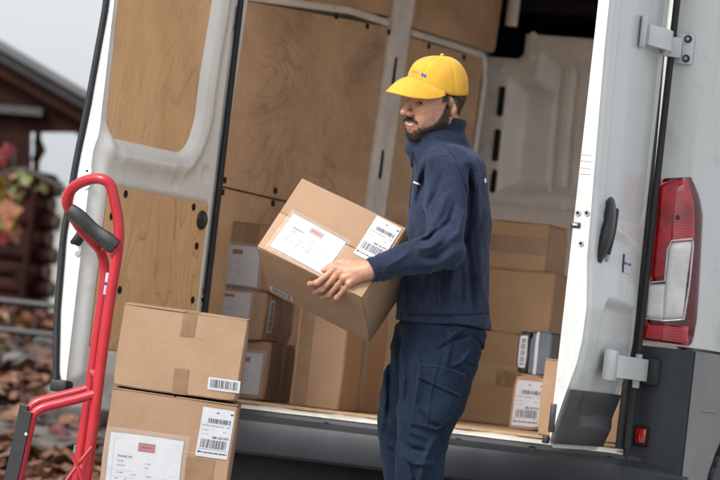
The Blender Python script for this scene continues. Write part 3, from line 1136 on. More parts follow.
# black protective plate at the foot of the door
cs = [DR.sz(px, py, .09) for (px, py) in ((565, 396), (612, 408), (597, 456), (550, 446))]
def kick_plate():
    zs, k = np.linspace(.568, .742, 12), 16
    V = []
    for off in (.008, -.004):
        for z in zs:
            s0_ = float(r_cut(np.array(z))) - .004
            for i in range(k):
                s = s0_ + (R1 + .004 - s0_) * i / (k - 1)
                e = 1 if 0 < i < k - 1 and zs[0] < z < zs[-1] else .4
                V.append(DR.p(s, float(r_outer(np.array(s), np.array(z), np.array(.3))) + off * (e if off > 0 else 1), z))
    n = len(zs) * k
    F = grid_faces(len(zs), k)
    rim = [i for i in range(k)] + [j * k + k - 1 for j in range(1, 12)] + [11 * k + i for i in range(k - 2, -1, -1)] + [j * k for j in range(10, 0, -1)]
    F += [tuple(i + n for i in f[::-1]) for f in F] + [(rim[i], rim[(i + 1) % len(rim)], rim[(i + 1) % len(rim)] + n, rim[i] + n) for i in range(len(rim))]
    mesh('kick_plate', V, F, M_BLACKTRIM, dr, ang=30)
kick_plate()
tube('rubber_seal', [DR.p(R0 - .006, .03, z) for z in np.linspace(.57, 2.48, 20)], .012, M_RUBBER, dr, 10)
# body seal round the opening (right and left pillars)
for side in (1,):
    tube('rubber_seal', [(side * (.767 - tumble(z)), -.006, z) for z in np.linspace(.565, 2.5, 40)], .017, M_RUBBER, van, 10)
    if side == 1:
        tube('rubber_seal', [(side * (.775 - tumble(z)), .014, z) for z in np.linspace(.565, 2.5, 40)], .020, M_RUBBER, van, 10)

# hinges on the right pillar
def hinge_upper(zc):
    h = empty('door_hinge'); h.parent = van
    bs, bz = s_at(684, 49)
    bp = body_pt(bs, zc, 0)
    boxo('hinge_leaf', (-.036, -.012, -.052), (.036, .006, .052), M_HINGE, h, .010, Matrix.Translation(Vector(bp + (0, -.004, 0))))
    hs_, hz_ = DR.sz(641, 52, .035)
    dp = on_out(hs_, zc)
    boxo('hinge_leaf', (-.010, -.06, -.052), (.010, .06, .052), M_HINGE, h, .006, Matrix.Translation(Vector(dp + (-.002, 0, 0))) @ Matrix.Rotation(R(22), 4, 'Z'))
    V = [dp + (.010, .02, 0), dp + (.016, .06, 0), (dp + bp) / 2 + (.024, -.01, 0), bp + (-.06, -.05, 0), bp + (-.03, -.038, 0), bp + (.0, -.03, 0)]
    tube('hinge_arm', catmull(V, 5), .033, M_HINGE, h, section=[(1, -.28), (1, .28), (-1, .28), (-1, -.28)])
    for dz in (-.033, .033):
        disc('hinge_bolt', bp + (.016, -.015, dz), (0, -1, 0), .013, .006, M_BLACKTRIM, h)
        disc('bolt_head', bp + (.016, -.021, dz), (0, -1, 0), .007, .004, M_BOLT, h, 6)
        disc('hinge_bolt', dp + (.008, -.035, dz), (1, 0, 0), .013, .004, M_HINGE, h)
zup = at(684, 49, 1, -.02)[2]
hinge_upper(zup)
zlo = at(648, 371, 1, -.03)[2]
h2 = empty('door_hinge'); h2.parent = van
bp = at(651, 372, 1, -.03)
boxo('hinge_cover', (-.036, -.022, -.045), (.030, .02, .045), M_RUBBER, h2, .009, Matrix.Translation(Vector(bp)))
disc('cover_hole', bp + (-.006, -.023, .028), (0, -1, 0), .007, .002, M_HOLE, h2, 10)
dp = DR.p(.10, .085, zlo)
q0 = onplane(612, 366, DR.p(0, .085, 0), DR.n)
tube('hinge_arm', catmull([np.array((.852, q0[1], zlo)), np.array((.858, q0[1] + .12, zlo)), np.array((.845, -.10, zlo)), np.array((.815, -.035, zlo))], 5), .036, M_WHITE, h2,
     section=[(1, -.3), (1, .3), (-1, .3), (-1, -.3)])
boxo('hinge_leaf', (-.012, -.05, -.05), (.012, .05, .05), M_WHITE, h2, .008, Matrix.Translation(Vector((.86, q0[1] - .02, zlo))))
for dz in (-.044, .044):
    disc('hinge_knuckle', at(637, 371, 1, -.05) + (0, 0, dz - .012), (0, 0, 1), .013, .024, M_WHITE, h2)

# tail light
def lens_mat(name, c, trans=.0, rough=.08):
    m, nd, lk, b = newmat(name)
    v = coords(nd, lk)
    ck = nd.new('ShaderNodeTexWave')
    ck.inputs['Scale'].default_value = 34
    ck.bands_direction = 'Z'
    lk.new(v, ck.inputs['Vector'])
    n = noise(nd, lk, 14, 4, .6, v)
    c2 = tuple(x * (.8 if c[1] > .3 else .5) for x in c)
    col = ramp(nd, lk, n.outputs[0], [(.35, c2), (.62, c)]).outputs[0]
    lk.new(col, b.inputs['Base Color'])
    b.inputs['Roughness'].default_value = rough
    b.inputs['Coat Weight'].default_value = 1.0
    b.inputs['Coat Roughness'].default_value = .03
    b.inputs['Subsurface Weight'].default_value = trans
    b.inputs['Subsurface Radius'].default_value = (.02, .004, .004)
    bump(nd, lk, b, ck.outputs[0], .04, .003)
    return m
M_LRED = lens_mat('red_lens', (.46, .004, .013))
M_LRED_D = lens_mat('dark_red_lens', (.11, .003, .008))
M_LCLR = lens_mat('clear_lens', (.74, .72, .72), rough=.12)
M_CHROME = pmat('lens_rim', (.75, .75, .76), (.6, .6, .6), 20, .2, metal=.8)


def lens(name, leftpx, rightpx, off0, off1, mat, parent, nz=28, ns=12, side=1):
    L_ = sorted([s_at(*p)[::-1] for p in leftpx])
    R_ = sorted([s_at(*p)[::-1] for p in rightpx])
    zl, zr_ = [a[0] for a in L_], [a[0] for a in R_]
    V, k = [], ns
    for i in range(nz):
        t = i / (nz - 1)
        za, zb = zl[0] + (zl[-1] - zl[0]) * t, zr_[0] + (zr_[-1] - zr_[0]) * t
        sa, sb = np.interp(za, zl, [a[1] for a in L_]), np.interp(zb, zr_, [a[1] for a in R_])
        for j in range(ns):
            u = j / (ns - 1)
            edge = min(1, min(u, 1 - u) * 9, min(t, 1 - t) * 16)
            V.append(body_pt(sa + (sb - sa) * u, za + (zb - za) * u, off0 + (off1 - off0) * math.sqrt(edge), side))
    return mesh(name, V, grid_faces(nz, ns), mat, parent, ang=60)
for side in (1, -1):
    tl = lens('tail_light', [(658, 177), (652.5, 240), (647.5, 290), (644, 318), (637, 341)], [(690.8, 174.7), (700.8, 197), (704.5, 215), (703, 240), (700, 290), (698, 320), (693, 349)], -.004, .012, M_LRED_D, van, side=side)
    lens('red_lens', [(659.5, 183), (654, 240), (650.5, 280)], [(687, 180), (695, 205), (694.5, 240), (690, 283)], .008, .022, M_LRED, tl, side=side)
    lens('red_lens', [(645, 323), (639.5, 339)], [(688, 326), (687.5, 346)], .008, .022, M_LRED, tl, 10, side=side)
    c1 = lens('clear_lens', [(672.5, 242), (669, 250), (666.7, 281), (664, 320)], [(689, 240), (690, 246), (686, 285), (681.7, 318.5)], .016, .031, M_LCLR, tl, side=side)
    c2 = lens('clear_lens', [(650.5, 285), (647.5, 318)], [(667, 284), (664.5, 320)], .016, .0265, M_LCLR, tl, 12, side=side)
    rimpx = [(650, 283.5), (666, 281.5), (668.5, 250), (672.5, 241), (689.5, 239), (690.5, 246), (686.5, 285), (682, 319.5), (664.5, 321), (647, 319)]
    rp = [body_pt(*s_at(*p), .027, side) for p in rimpx]
    tube('lens_rim', [a + (b - a) * t for a, b in zip(rp, rp[1:] + rp[:1]) for t in (0, .33, .66)], .0032, M_CHROME, tl, 8, closed=True)
    s_, z_ = s_at(678.5, 218)
    disc('lamp_bulb', body_pt(s_, z_, .021, side), (0, -1, 0), .009, .002, M_LRED_D, tl)
    s_, z_ = s_at(642, 436)
    boxo('reflector_bezel', (-.027, -.008, -.035), (.027, .01, .035), M_HOLE, van, .006, Matrix.Translation(Vector(body_pt(s_, z_, .006, side))))
    boxo('reflector', (-.018, -.011, -.024), (.018, .004, .024), M_LRED, van, .003, Matrix.Translation(Vector(body_pt(s_, z_, .006, side))))


# ------------------------------------------------------------------ printed matter
_txt = {}
def text_mesh(body, size, bold=False):
    key = (body, size, bold)
    if key not in _txt:
        cu = bpy.data.curves.new('t', 'FONT')
        cu.body, cu.size, cu.resolution_u = body, size, 2
        cu.offset = size * .018 if bold else 0
        o = bpy.data.objects.new('t', cu)
        COL.objects.link(o)
        bpy.context.view_layer.update()
        me = bpy.data.meshes.new_from_object(o.evaluated_get(bpy.context.evaluated_depsgraph_get()))
        V = [tuple(v.co) for v in me.vertices]
        F = [tuple(p.vertices) for p in me.polygons]
        bpy.data.objects.remove(o); bpy.data.curves.remove(cu); bpy.data.meshes.remove(me)
        _txt[key] = (V, F)
    return _txt[key]


class Print:
    """collects rectangles and glyphs on the plane of a label (u right, v up)"""
    def __init__(self):
        self.V, self.F = [], []
    def rect(self, u0, v0, u1, v1):
        k = len(self.V)
        self.V += [(u0, v0), (u1, v0), (u1, v1), (u0, v1)]
        self.F.append((k, k + 1, k + 2, k + 3))
    def text(self, s, u, v, size, bold=False):
        V, F = text_mesh(s, size, bold)
        k = len(self.V)
        self.V += [(u + a[0], v + a[1]) for a in V]
        self.F += [tuple(i + k for i in f) for f in F]
    def bars(self, u0, u1, v0, v1, seed=1, mod=.0016):
        r = random.Random(seed)
        u = u0
        while u < u1 - mod:
            w = mod * r.choice((.7, .7, 1.3, 2.2))
            self.rect(u, v0, min(u + w, u1), v1)
            u += w + mod * r.choice((.7, .8, 1.4, 2.0))
    def dashes(self, u0, u1, v, h, seed=1):
        r = random.Random(seed)
        u = u0
        while u < u1:
            w = r.uniform(.6, 2.4) * h
            self.rect(u, v, min(u + w, u1), v + h * r.choice((.8, 1)))
            u += w + h * .35
    def build(self, name, fn, mat, parent):
        o = mesh(name, [fn(a, b) for a, b in self.V], self.F, mat, parent, sm=False)
        o['kind'] = 'stuff'
        return o


def face_frame(dim, face):
    w, d, h = dim
    return {'front': (np.array((-w / 2, -d / 2, 0)), np.array((1, 0, 0)), np.array((0, 0, 1)), np.array((0, -1, 0))),
            'right': (np.array((w / 2, -d / 2, 0)), np.array((0, 1, 0)), np.array((0, 0, 1)), np.array((1, 0, 0))),
            'top': (np.array((-w / 2, -d / 2, h)), np.array((1, 0, 0)), np.array((0, 1, 0)), np.array((0, 0, 1)))}[face]


def sheet(name, o, U, V_, N, u0, v0, w, h, off, mat, parent, rot=0, curl=.0, k=8):
    """thin, slightly uneven sheet; returns object and the placing function"""
    ca, sa = math.cos(R(rot)), math.sin(R(rot))
    dsp = DISP.get(parent.name)
    def fn(a, b, extra=0.0):
        cx, cy = u0 + a * ca - b * sa, v0 + a * sa + b * ca
        if dsp is not None:
            q = o + U * cx + V_ * cy
            return np.array(dsp(*q)) + N * (off + extra + curl * math.sin(a / w * 3.1 + .4) * math.sin(b / h * 2.6 + 1) * .5)
        bulge = off + curl * math.sin(a / w * 3.1 + .4) * math.sin(b / h * 2.6 + 1) * .5
        return o + U * cx + V_ * cy + N * (bulge + extra)
    P = [fn(w * i / (k - 1), h * j / (k - 1)) for i in range(k) for j in range(k)]
    P2 = [fn(w * i / (k - 1), h * j / (k - 1), -.0006) for i in range(k) for j in range(k)]
    F = grid_faces(k, k)
    rim = [i for i in range(k)] + [j * k + k - 1 for j in range(1, k)] + [(k - 1) * k + i for i in range(k - 2, -1, -1)] + [j * k for j in range(k - 2, 0, -1)]
    n = k * k
    Fr = [(rim[i], rim[(i + 1) % len(rim)], rim[(i + 1) % len(rim)] + n, rim[i] + n) for i in range(len(rim))]
    ob = mesh(name, P + P2, F + [tuple(i + n for i in f[::-1]) for f in F] + Fr, mat, parent, ang=30)
    return ob, (lambda a, b: fn(a, b, .0004))


def shipping_label(box, dim, face, u, v, w, h, rot=0):
    o, U, V_, N = face_frame(dim, face)
    sh, fn = sheet('shipping_label', o, U, V_, N, u, v, w, h, .0022, M_PAPER, box, rot, .0008)
    p = Print()
    for (a_, c_, d_, e_, sd_) in ((.22, .92, .70, .79, 3), (.10, .90, .185, .36, 5)):
        bc_ = Print()
        bc_.bars(w * a_, w * c_, h * d_, h * e_, sd_, w * .0125)
        bc_.build('barcode', fn, M_INK, sh)
    tx = Print()
    tx.text('SM-GDXFI', w * .42, h * .385, w * .115, True)
    tx.build('code_print', fn, M_INK, sh)
    p.rect(w * .44, h * .90, w * .53, h * .92); p.rect(w * .88, h * .895, w * .97, h * .925)
    p.rect(w * .03, h * .155, w * .97, h * .160)
    p.dashes(w * .10, w * .95, h * .08, h * .028, 8)
    p.rect(w * .055, h * .075, w * .10, h * .115)
    p.build('label_print', fn, M_INK, sh)
    f = Print()
    f.dashes(w * .05, w * .72, h * .63, h * .022, 2); f.dashes(w * .80, w * .94, h * .63, h * .022, 4)
    f.rect(w * .04, h * .685, w * .97, h * .688)
    f.dashes(w * .05, w * .30, h * .54, h * .014, 6); f.dashes(w * .72, w * .84, h * .53, h * .02, 9)
    f.dashes(w * .1, w * .3, h * .46, h * .012, 7)
    f.build('faded_print', fn, M_INK_F, sh)
    return sh


def packing_pouch(box, dim, face, u, v, w, h, rot=0, stamp=None, margin=.014, title=True):
    """paper sheet in a clear document pouch"""
    o, U, V_, N = face_frame(dim, face)
    sh, fn = sheet('packing_list', o, U, V_, N, u, v, w, h, .0024, M_PAPER, box, rot, .002)
    st = Print()
    st.rect(w * .40, h * .78, w * .62, h * .89)
    st.build('red_stamp', fn, stamp or M_STAMP, sh)
    fr = Print()
    for (a, b, c, d) in ((.395, .775, .625, .785), (.395, .885, .625, .895), (.395, .775, .402, .895), (.618, .775, .625, .895)):
        fr.rect(w * a, h * b, w * c, h * d)
    fr.dashes(w * .43, w * .59, h * .825, h * .03, 5)
    if title:
        tx = Print()
        tx.text('Packing List', w * .13, h * .67, w * .042, True)
        tx.build('title_print', lambda a, b: fn(a, b) + N * .0003, M_INK, sh)
    fr.build('stamp_print', lambda a, b: fn(a, b) + N * .0003, M_INK, sh)
    f = Print()
    r = random.Random(11)
    for (a, b, v_) in ((.13, .22, .60), (.13, .25, .54), (.52, .59, .60), (.52, .57, .54), (.13, .22, .435), (.34, .41, .425), (.54, .62, .42), (.76, .80, .41), (.11, .19, .35), (.22, .28, .35), (.33, .40, .34), (.44, .49, .34), (.53, .61, .335), (.33, .38, .28), (.53, .6, .28)):
        f.dashes(w * a, w * b, h * v_, h * .022, r.randint(0, 99))
    for v_ in (.48, .39, .305):
        f.rect(w * .08, h * v_, w * .93, h * (v_ + .004))
    for e in (.06, .94):
        f.rect(w * e, h * .05, w * (e + .003), h * .93)
    f.rect(w * .06, h * .93, w * .94, h * .934)
    f.build('faded_print', fn, M_INK_F, sh)
    # clear film, slightly crumpled
    ca, sa = math.cos(R(rot)), math.sin(R(rot))
    k = 22
    P = []
    for i in range(k):
        for j in range(k):
            a, b = -margin + (w + 2 * margin) * i / (k - 1), -margin + (h + 2 * margin) * j / (k - 1)
            e = min(i, j, k - 1 - i, k - 1 - j)
            cr = .0011 * math.sin(i * 1.9 + j * .7) * math.sin(j * 1.3 - i * .4) + (.0025 * RNG.random() if e <= 1 else 0)
            q = o + U * (u + a * ca - b * sa) + V_ * (v + a * sa + b * ca)
            q = np.array(DISP[box.name](*q)) if box.name in DISP else q
            P.append(q + N * (.0046 + cr - (.003 if e == 0 else 0)))
    film = mesh('clear_pouch', P, grid_faces(k, k), M_POUCH, box, ang=60)
    return sh


def barcode_sticker(box, dim, face, u, v, w, h, rot=0, vertical=False):
    o, U, V_, N = face_frame(dim, face)
    sh, fn = sheet('barcode_sticker', o, U, V_, N, u, v, w, h, .002, M_PAPER, box, rot, .0006)
    p = Print()
    p.bars(w * .08, w * .92, h * .2, h * .85, 13, w * .016) if not vertical else [p.rect(w * .2, h * (.08 + .84 * i / 30), w * .8, h * (.08 + .84 * (i + .55) / 30)) for i in range(30) if i % 7 != 3]
    p.build('label_print', fn, M_INK, sh)
    return sh


def tape(box, dim, face, u, v, w, h, mat=None, name='tape_strip', off=.0016):
    o, U, V_, N = face_frame(dim, face)
    return sheet(name, o, U, V_, N, u, v, w, h, off, mat or M_TAPE, box, 0, .0004)[0]


# ------------------------------------------------------------------ cartons
DISP = {}
def carton(M, dim, mat, label, group=None, cat='box', seam='x', name='cardboard_box', seed=0, bulge=.003):
    """closed carton; local x = width, y = depth (front is -y), z = height, origin at the middle of its base.
    The outer top flaps are parts of their own; their gap runs along `seam`."""
    w, d, h = dim
    r = random.Random(seed)
    n = 13
    bm = bmesh.new()
    ph = [r.uniform(0, 6) for _ in range(8)]
    crush = [((a, b, c), r.choice((0, .002, .004, .007))) for a in (-1, 1) for b in (-1, 1) for c in (-1, 1)]
    dents = [(r.choice((0, 1, 2)), r.uniform(-.42, .42), r.uniform(.06, .94), r.uniform(.03, .09), r.uniform(-.0035, .002)) for _ in range(9)]
    def disp(x, y, z):
        # soft bulging of the board, tighter at the edges
        a, b, c = (1 - (2 * x / w) ** 2), (1 - (2 * y / d) ** 2), (1 - (2 * (z / h - .5)) ** 2)
        q = .7 + .3 * math.sin(ph[0] + 9 * x + 7 * z)
        dx = (1 if x > 0 else -1) * bulge * max(0, b) * max(0, c) * q if abs(abs(x) - w / 2) < 1e-5 else 0
        dy = (1 if y > 0 else -1) * bulge * max(0, a) * max(0, c) * q if abs(abs(y) - d / 2) < 1e-5 else 0
        dz = bulge * .5 * max(0, a) * max(0, b) if abs(z - h) < 1e-5 else 0
        for (fc, da, dz_, sg, am) in dents:
            if fc != 1 and abs(abs(y) - d / 2) < 1e-5:
                dy += (1 if y > 0 else -1) * am * math.exp(-((x - da * w) ** 2 + (z - dz_ * h) ** 2) / sg ** 2)
            if fc != 0 and abs(abs(x) - w / 2) < 1e-5:
                dx += (1 if x > 0 else -1) * am * math.exp(-((y - da * d) ** 2 + (z - dz_ * h) ** 2) / sg ** 2)
        for (ci, am) in crush:
            cx_, cy_, cz_ = w / 2 * ci[0], d / 2 * ci[1], h * (ci[2] + 1) / 2
            e = am * math.exp(-((x - cx_) ** 2 + (y - cy_) ** 2 + (z - cz_) ** 2) / .022 ** 2)
            dx -= ci[0] * e
            dy -= ci[1] * e
            dz -= ci[2] * e * .8
        j = .0014
        return (x + dx + j * math.sin(ph[1] + 23 * z + 11 * y), y + dy + j * math.sin(ph[2] + 19 * z + 13 * x), z + dz + j * math.sin(ph[3] + 17 * x + 21 * y))
    g = bmesh.ops.create_cube(bm, size=1.0)
    for v in bm.verts:
        v.co = Vector((v.co.x * w, v.co.y * d, (v.co.z + .5) * h))
    bmesh.ops.subdivide_edges(bm, edges=bm.edges[:], cuts=n, use_grid_fill=True)
    for v in bm.verts:
        v.co = Vector(disp(*v.co))
    es = [e for e in bm.edges if len(e.link_faces) == 2 and e.calc_face_angle(0) > .9]
    bmesh.ops.bevel(bm, geom=es, offset=.0035, segments=2, affect='EDGES')
    me = bpy.data.meshes.new(name)
    bmesh.ops.recalc_face_normals(bm, faces=bm.faces)
    bm.to_mesh(me)
    bm.free()
    o = link(name, me, mat, None, True, 35)
    o.matrix_basis = M
    tag(o, label, cat, group)
    DISP[o.name] = disp
    # outer flaps on top
    t, gap = .004, .002
    for sgn in (-1, 1):
        if seam == 'x':
            lo, hi = (-w / 2 + .002, gap if sgn > 0 else -d / 2 + .002, h + .0005), (w / 2 - .002, d / 2 - .002 if sgn > 0 else -gap, h + t)
        else:
            lo, hi = (gap if sgn > 0 else -w / 2 + .002, -d / 2 + .002, h + .0005), (w / 2 - .002 if sgn > 0 else -gap, d / 2 - .002, h + t)
        boxo('top_flap', lo, hi, mat, o, .0015)
    return o


def cbox(L, Rr, B, T, y, depth, mat, label, rz=0.0, group='boxes loaded in the van', seam='y', seed=0, cat='box', name='cardboard_box', zb=None):
    """upright carton whose front face spans photo columns L..R and rows B..T at depth y"""
    pl, pr = at(L[0], L[1], 1, y), at(Rr[0], Rr[1], 1, y)
    z0 = at(*B, 1, y)[2] if zb is None else zb
    z1 = at(*T, 1, y)[2]
    w, h = pr[0] - pl[0], z1 - z0 - .004
    dim = (w, depth, h)
    M = Matrix.Translation(Vector(((pl[0] + pr[0]) / 2, y + depth / 2, z0))) @ Matrix.Rotation(rz, 4, 'Z')
    return carton(M, dim, mat, label, group, cat, seam, name, seed), dim


FZ = .5765
# left stack, behind the folded door
b, dm = cbox((198, 380), (267, 380), (250, 400), (262, 341.5), .40, .26, CARD[1], 'brown cardboard box with a narrow white pouch, bottom of the stack beside the left door', zb=FZ, seed=1)
LZ1 = FZ + dm[2] + .005
packing_pouch(b, dm, 'front', dm[0] - .155, .018, .13, .15, margin=.012, title=False)
tape(b, dm, 'right', dm[1] / 2 - .025, 0, .05, dm[2])
b, dm = cbox((196, 315), (265, 315), (262, 341), (264, 291), .38, .28, CARD[0], 'cardboard box second from bottom of the left stack, barcode on its side', zb=LZ1, seed=2)
packing_pouch(b, dm, 'front', dm[0] - .235, dm[2] - .100, .175, .09, rot=.9, margin=.012)
barcode_sticker(b, dm, 'right', .03, .03, .045, .12, vertical=True)
tape(b, dm, 'right', dm[1] / 2 - .0, 0, .06, dm[2])
LZ2 = LZ1 + dm[2] + .005
b, dm = cbox((194, 255), (285, 255), (264, 290), (264, 224), .38, .28, CARD[1], 'cardboard box on top of the left stack with brown tape above its packing list pouch', zb=LZ2, seed=3)
packing_pouch(b, dm, 'front', dm[0] - .27, .012, .175, .142, rot=-1.2, margin=.012)
tape(b, dm, 'front', dm[0] - .16, dm[2] - .075, .05, .075)
b, dm = cbox((293, 370), (343, 370), (340, 408), (320, 300), .30, .42, CARD[1], 'tall brown cardboard box behind the courier\'s carried parcel', zb=FZ, seed=4)
tape(b, dm, 'right', dm[1] / 2 - .03, 0, .06, dm[2])
tape(b, dm, 'front', .012, 0, .05, dm[2], name='tape_strip')
# right stack, deep in the load space
b, dm = cbox((446, 380), (521, 380), (500, 419), (500, 332), 1.55, .4, CARD[2], 'large cardboard box at the bottom of the right stack with a scuffed tape patch', zb=FZ, seed=5)
RZ1 = FZ + dm[2] + .005
tape(b, dm, 'front', 0, dm[2] * .44, dm[0], .075, M_TAPE_CLEAR)
tape(b, dm, 'front', dm[0] - .10, dm[2] * .43, .10, .06, M_TAPE)
b, dm = cbox((455, 300), (553, 300), (500, 331), (520, 270), 1.55, .33, CARD[2], 'wide plain cardboard box in the middle of the right stack', zb=RZ1, seed=6)
RZ2 = RZ1 + dm[2] + .005
b, dm = cbox((450, 245), (548, 245), (500, 270), (520, 221.5), 1.56, .26, CARD[2], 'cardboard box on top of the right stack with brown tape along its front', zb=RZ2, seed=7)
tape(b, dm, 'front', 0, dm[2] * .36, dm[0], .065)
b, dm = cbox((512, 400), (544, 400), (520, 424), (520, 373.5), 1.0, .3, CARD[1], 'small cardboard box with a large shipping label on the van floor near the right door', zb=FZ, seed=8)
shipping_label(b, dm, 'front', .010, .012, .105, .168)
M_BLUEBOX = pmat('blue_grey_carton', (.11, .14, .17), (.075, .10, .125), 5, .6)
M_BLKBOX = pmat('black_carton', (.03, .03, .033), (.02, .02, .022), 5, .5)
RZ8 = FZ + dm[2] + .006
b, dm = cbox((529.5, 350), (551, 350), (540, 373), (540, 331), 1.02, .22, M_BLUEBOX, 'small blue-grey carton standing on the shipping-labelled box', zb=RZ8, seed=9)
tape(b, dm, 'front', dm[0] * .25, 0, .012, dm[2], M_PAPER, 'carton_stripe')
b, dm = cbox((517, 350), (529, 350), (523, 372), (523, 331), 1.02, .22, M_BLKBOX, 'narrow black carton with a white sticker beside the blue-grey one', zb=RZ8, seed=10)
barcode_sticker(b, dm, 'front', .008, .02, .03, .12, vertical=True)
b, dm = cbox((541, 395), (630, 405), (600, 440), (543, 358), .16, .3, CARD[0], 'cardboard box partly hidden behind the right door at the sill', zb=FZ, seed=11)
# ------------------------------------------------------------------ hand truck with its two boxes
def vp(px, py, W):
    return CAM + (fw + RIGHT * (px - 360) / FPX - UP * (py - 240) / FPX) * W

M_REDP2 = pmat('red_tube_paint', (.47, .012, .026), (.37, .009, .02), 12, .38, coat=.3, rvar=.05)
def chipped(m, c=(.08, .06, .055)):
    nd, lk = m.node_tree.nodes, m.node_tree.links
    b = nd['Principled BSDF']
    src = b.inputs['Base Color'].links[0].from_socket
    v = coords(nd, lk)
    f = ramp(nd, lk, noise(nd, lk, 26, 8, .75, v, 1.0).outputs[0], [(.60, (0, 0, 0)), (.64, (.85, .85, .85))])
    f2 = ramp(nd, lk, noise(nd, lk, 6, 8, .8, v).outputs[0], [(.5, (0, 0, 0)), (.75, (.35, .35, .35))])
    col = mix(nd, lk, f2.outputs[0], src, (.20, .03, .03))
    lk.new(mix(nd, lk, f.outputs[0], col, c), b.inputs['Base Color'])
chipped(M_REDP2)
M_GRIP = pmat('black_grip_plastic', (.018, .02, .022), (.012, .013, .015), 30, .35, .1, 200)
ST = 10.6                                   # distance of the stack from the lens
TILT = Matrix.Rotation(YAW, 4, 'Z') @ Matrix.Rotation(R(1.7), 4, 'Y') @ Matrix.Rotation(R(1.6), 4, 'X')
axX, axY, axZ = (np.array(TILT.col[i][:3]) for i in range(3))
bl, br = vp(112.5, 386.5, ST), vp(236.5, 401, ST)
w1 = np.linalg.norm(br - bl)
d1_ = (w1, .30, .247)
M1 = Matrix.Translation(Vector((bl + br) / 2 + axY * .15)) @ TILT
t1 = carton(M1, d1_, CARD[0], 'tan cardboard box with two tape patches, upper one on the red hand truck', None, seam='y', seed=21)
tape(t1, d1_, 'front', w1 * .475, d1_[2] - .070, .042, .070)
tape(t1, d1_, 'front', w1 * .475, 0, .044, .078)
tape(t1, d1_, 'top', w1 * .475, 0, .044, .30, M_TAPE_CLEAR, off=.0055)
barcode_sticker(t1, d1_, 'front', w1 * .755, .026, .098, .038, rot=.8)
h2_ = .42
tl2, tr2 = vp(112.3, 388.5, ST), vp(239, 403, ST)
w2 = np.linalg.norm(tr2 - tl2)
d2_ = (w2, .31, h2_)
M2 = Matrix.Translation(Vector((tl2 + tr2) / 2 + axY * .152 - axZ * (h2_ + .006))) @ TILT
t2 = carton(M2, d2_, CARD[1], 'brown cardboard box with packing list pouch, lower one on the red hand truck', None, seam='y', seed=22)
packing_pouch(t2, d2_, 'front', .020, h2_ - .345, .222, .215, rot=.8, margin=.016)
shipping_label(t2, d2_, 'front', w2 - .108, h2_ - .163, .098, .150, rot=-.5)
o_, U_, V2_, N_ = face_frame(d2_, 'front')
tape(t2, d2_, 'front', w2 * .66, .0, .085, h2_ - .17, M_TAPE)
tape(t2, d2_, 'front', w2 * .1, h2_ * .62, w2 * .8, .004, M_TAPE_CLEAR, name='crease_line')

base = np.array(M2.translation) - axX * w2 / 2
truck = empty('hand_truck', (float(base[0]) - .05, float(base[1]), 0), YAW)
tag(truck, 'red tubular hand truck with black loop grip, carrying two boxes', 'hand truck')
NW, FWD = 10.62, 10.92
near = [vp(72, 590, NW), vp(86, 480, NW), vp(94, 420, NW), vp(101.5, 360, NW), vp(110, 300, NW), vp(117, 255, NW), vp(119, 228, NW), vp(115, 203, NW), vp(110.5, 186, NW),
        vp(103, 179.5, NW), vp(92, 179, NW + .02), vp(79, 183.5, NW + .05), vp(70.5, 191, NW + .08), vp(67, 201, NW + .10), vp(71, 213, NW + .13),
        vp(82, 230, NW + .18), vp(93, 242, FWD - .07), vp(101, 252, FWD - .02), vp(104.5, 268, FWD), vp(103.5, 290, FWD), vp(98, 330, FWD), vp(90.5, 385, FWD), vp(77, 480, FWD), vp(64, 580, FWD)]
tube('frame_tube', catmull(near, 6), .0165, M_REDP2, truck, 16)
# grip across the loop
g0, g1 = vp(70, 210, NW + .02), vp(116.5, 247, NW - .01)
gs = [(1, .35), (.8, .8), (.3, .95), (-.3, .95), (-.8, .8), (-1, .35), (-1, -.35), (-.8, -.8), (0, -.7), (.8, -.8), (1, -.35)]
gv = [g0 + (g1 - g0) * t for t in np.linspace(0, 1, 14)]
tube('grip', gv, [.021 + .003 * math.sin(t * 9) for t in np.linspace(0, 1, 14)], M_GRIP, truck, section=gs)
tube('grip', [g0 + (0, 0, -.016), g1 + (-.01, 0, -.018)], .010, M_GRIP, truck, 10)
tube('grip_stub', [g1, vp(111, 256, NW)], .014, M_REDP2, truck)
# rear support arms, one each side, with black runners
for k, (W, dx, dy) in enumerate(((NW, 0, 0), (FWD, -3.5, -6.5))):
    pts = [vp(99 + dx, 393 + dy, W), vp(80 + dx, 398.5 + dy, W), vp(58 + dx, 404 + dy, W), vp(42 + dx, 408.5 + dy, W), vp(34 + dx, 415 + dy, W), vp(30 + dx, 427 + dy, W), vp(21 + dx, 470 + dy, W), vp(8 + dx, 530 + dy, W), vp(-2 + dx, 585 + dy, W)]
    tube('support_arm', catmull(pts, 5), .0145, M_REDP2, truck, 14)
    rn = [vp(28.5 + dx, 412 + dy, W - .01), vp(23 + dx, 440 + dy, W - .01), vp(14 + dx, 480 + dy, W - .01), vp(5 + dx, 525 + dy, W - .01)]
    tube('stair_runner', rn, .014, M_GRIP, truck, section=[(1, .6), (-1, .6), (-1, -.6), (1, -.6)])
    q = vp(26 + dx, 434 + dy, W - .026)
    disc('runner_rivet', q, -fw, .005, .004, M_PAPER, truck, 10)
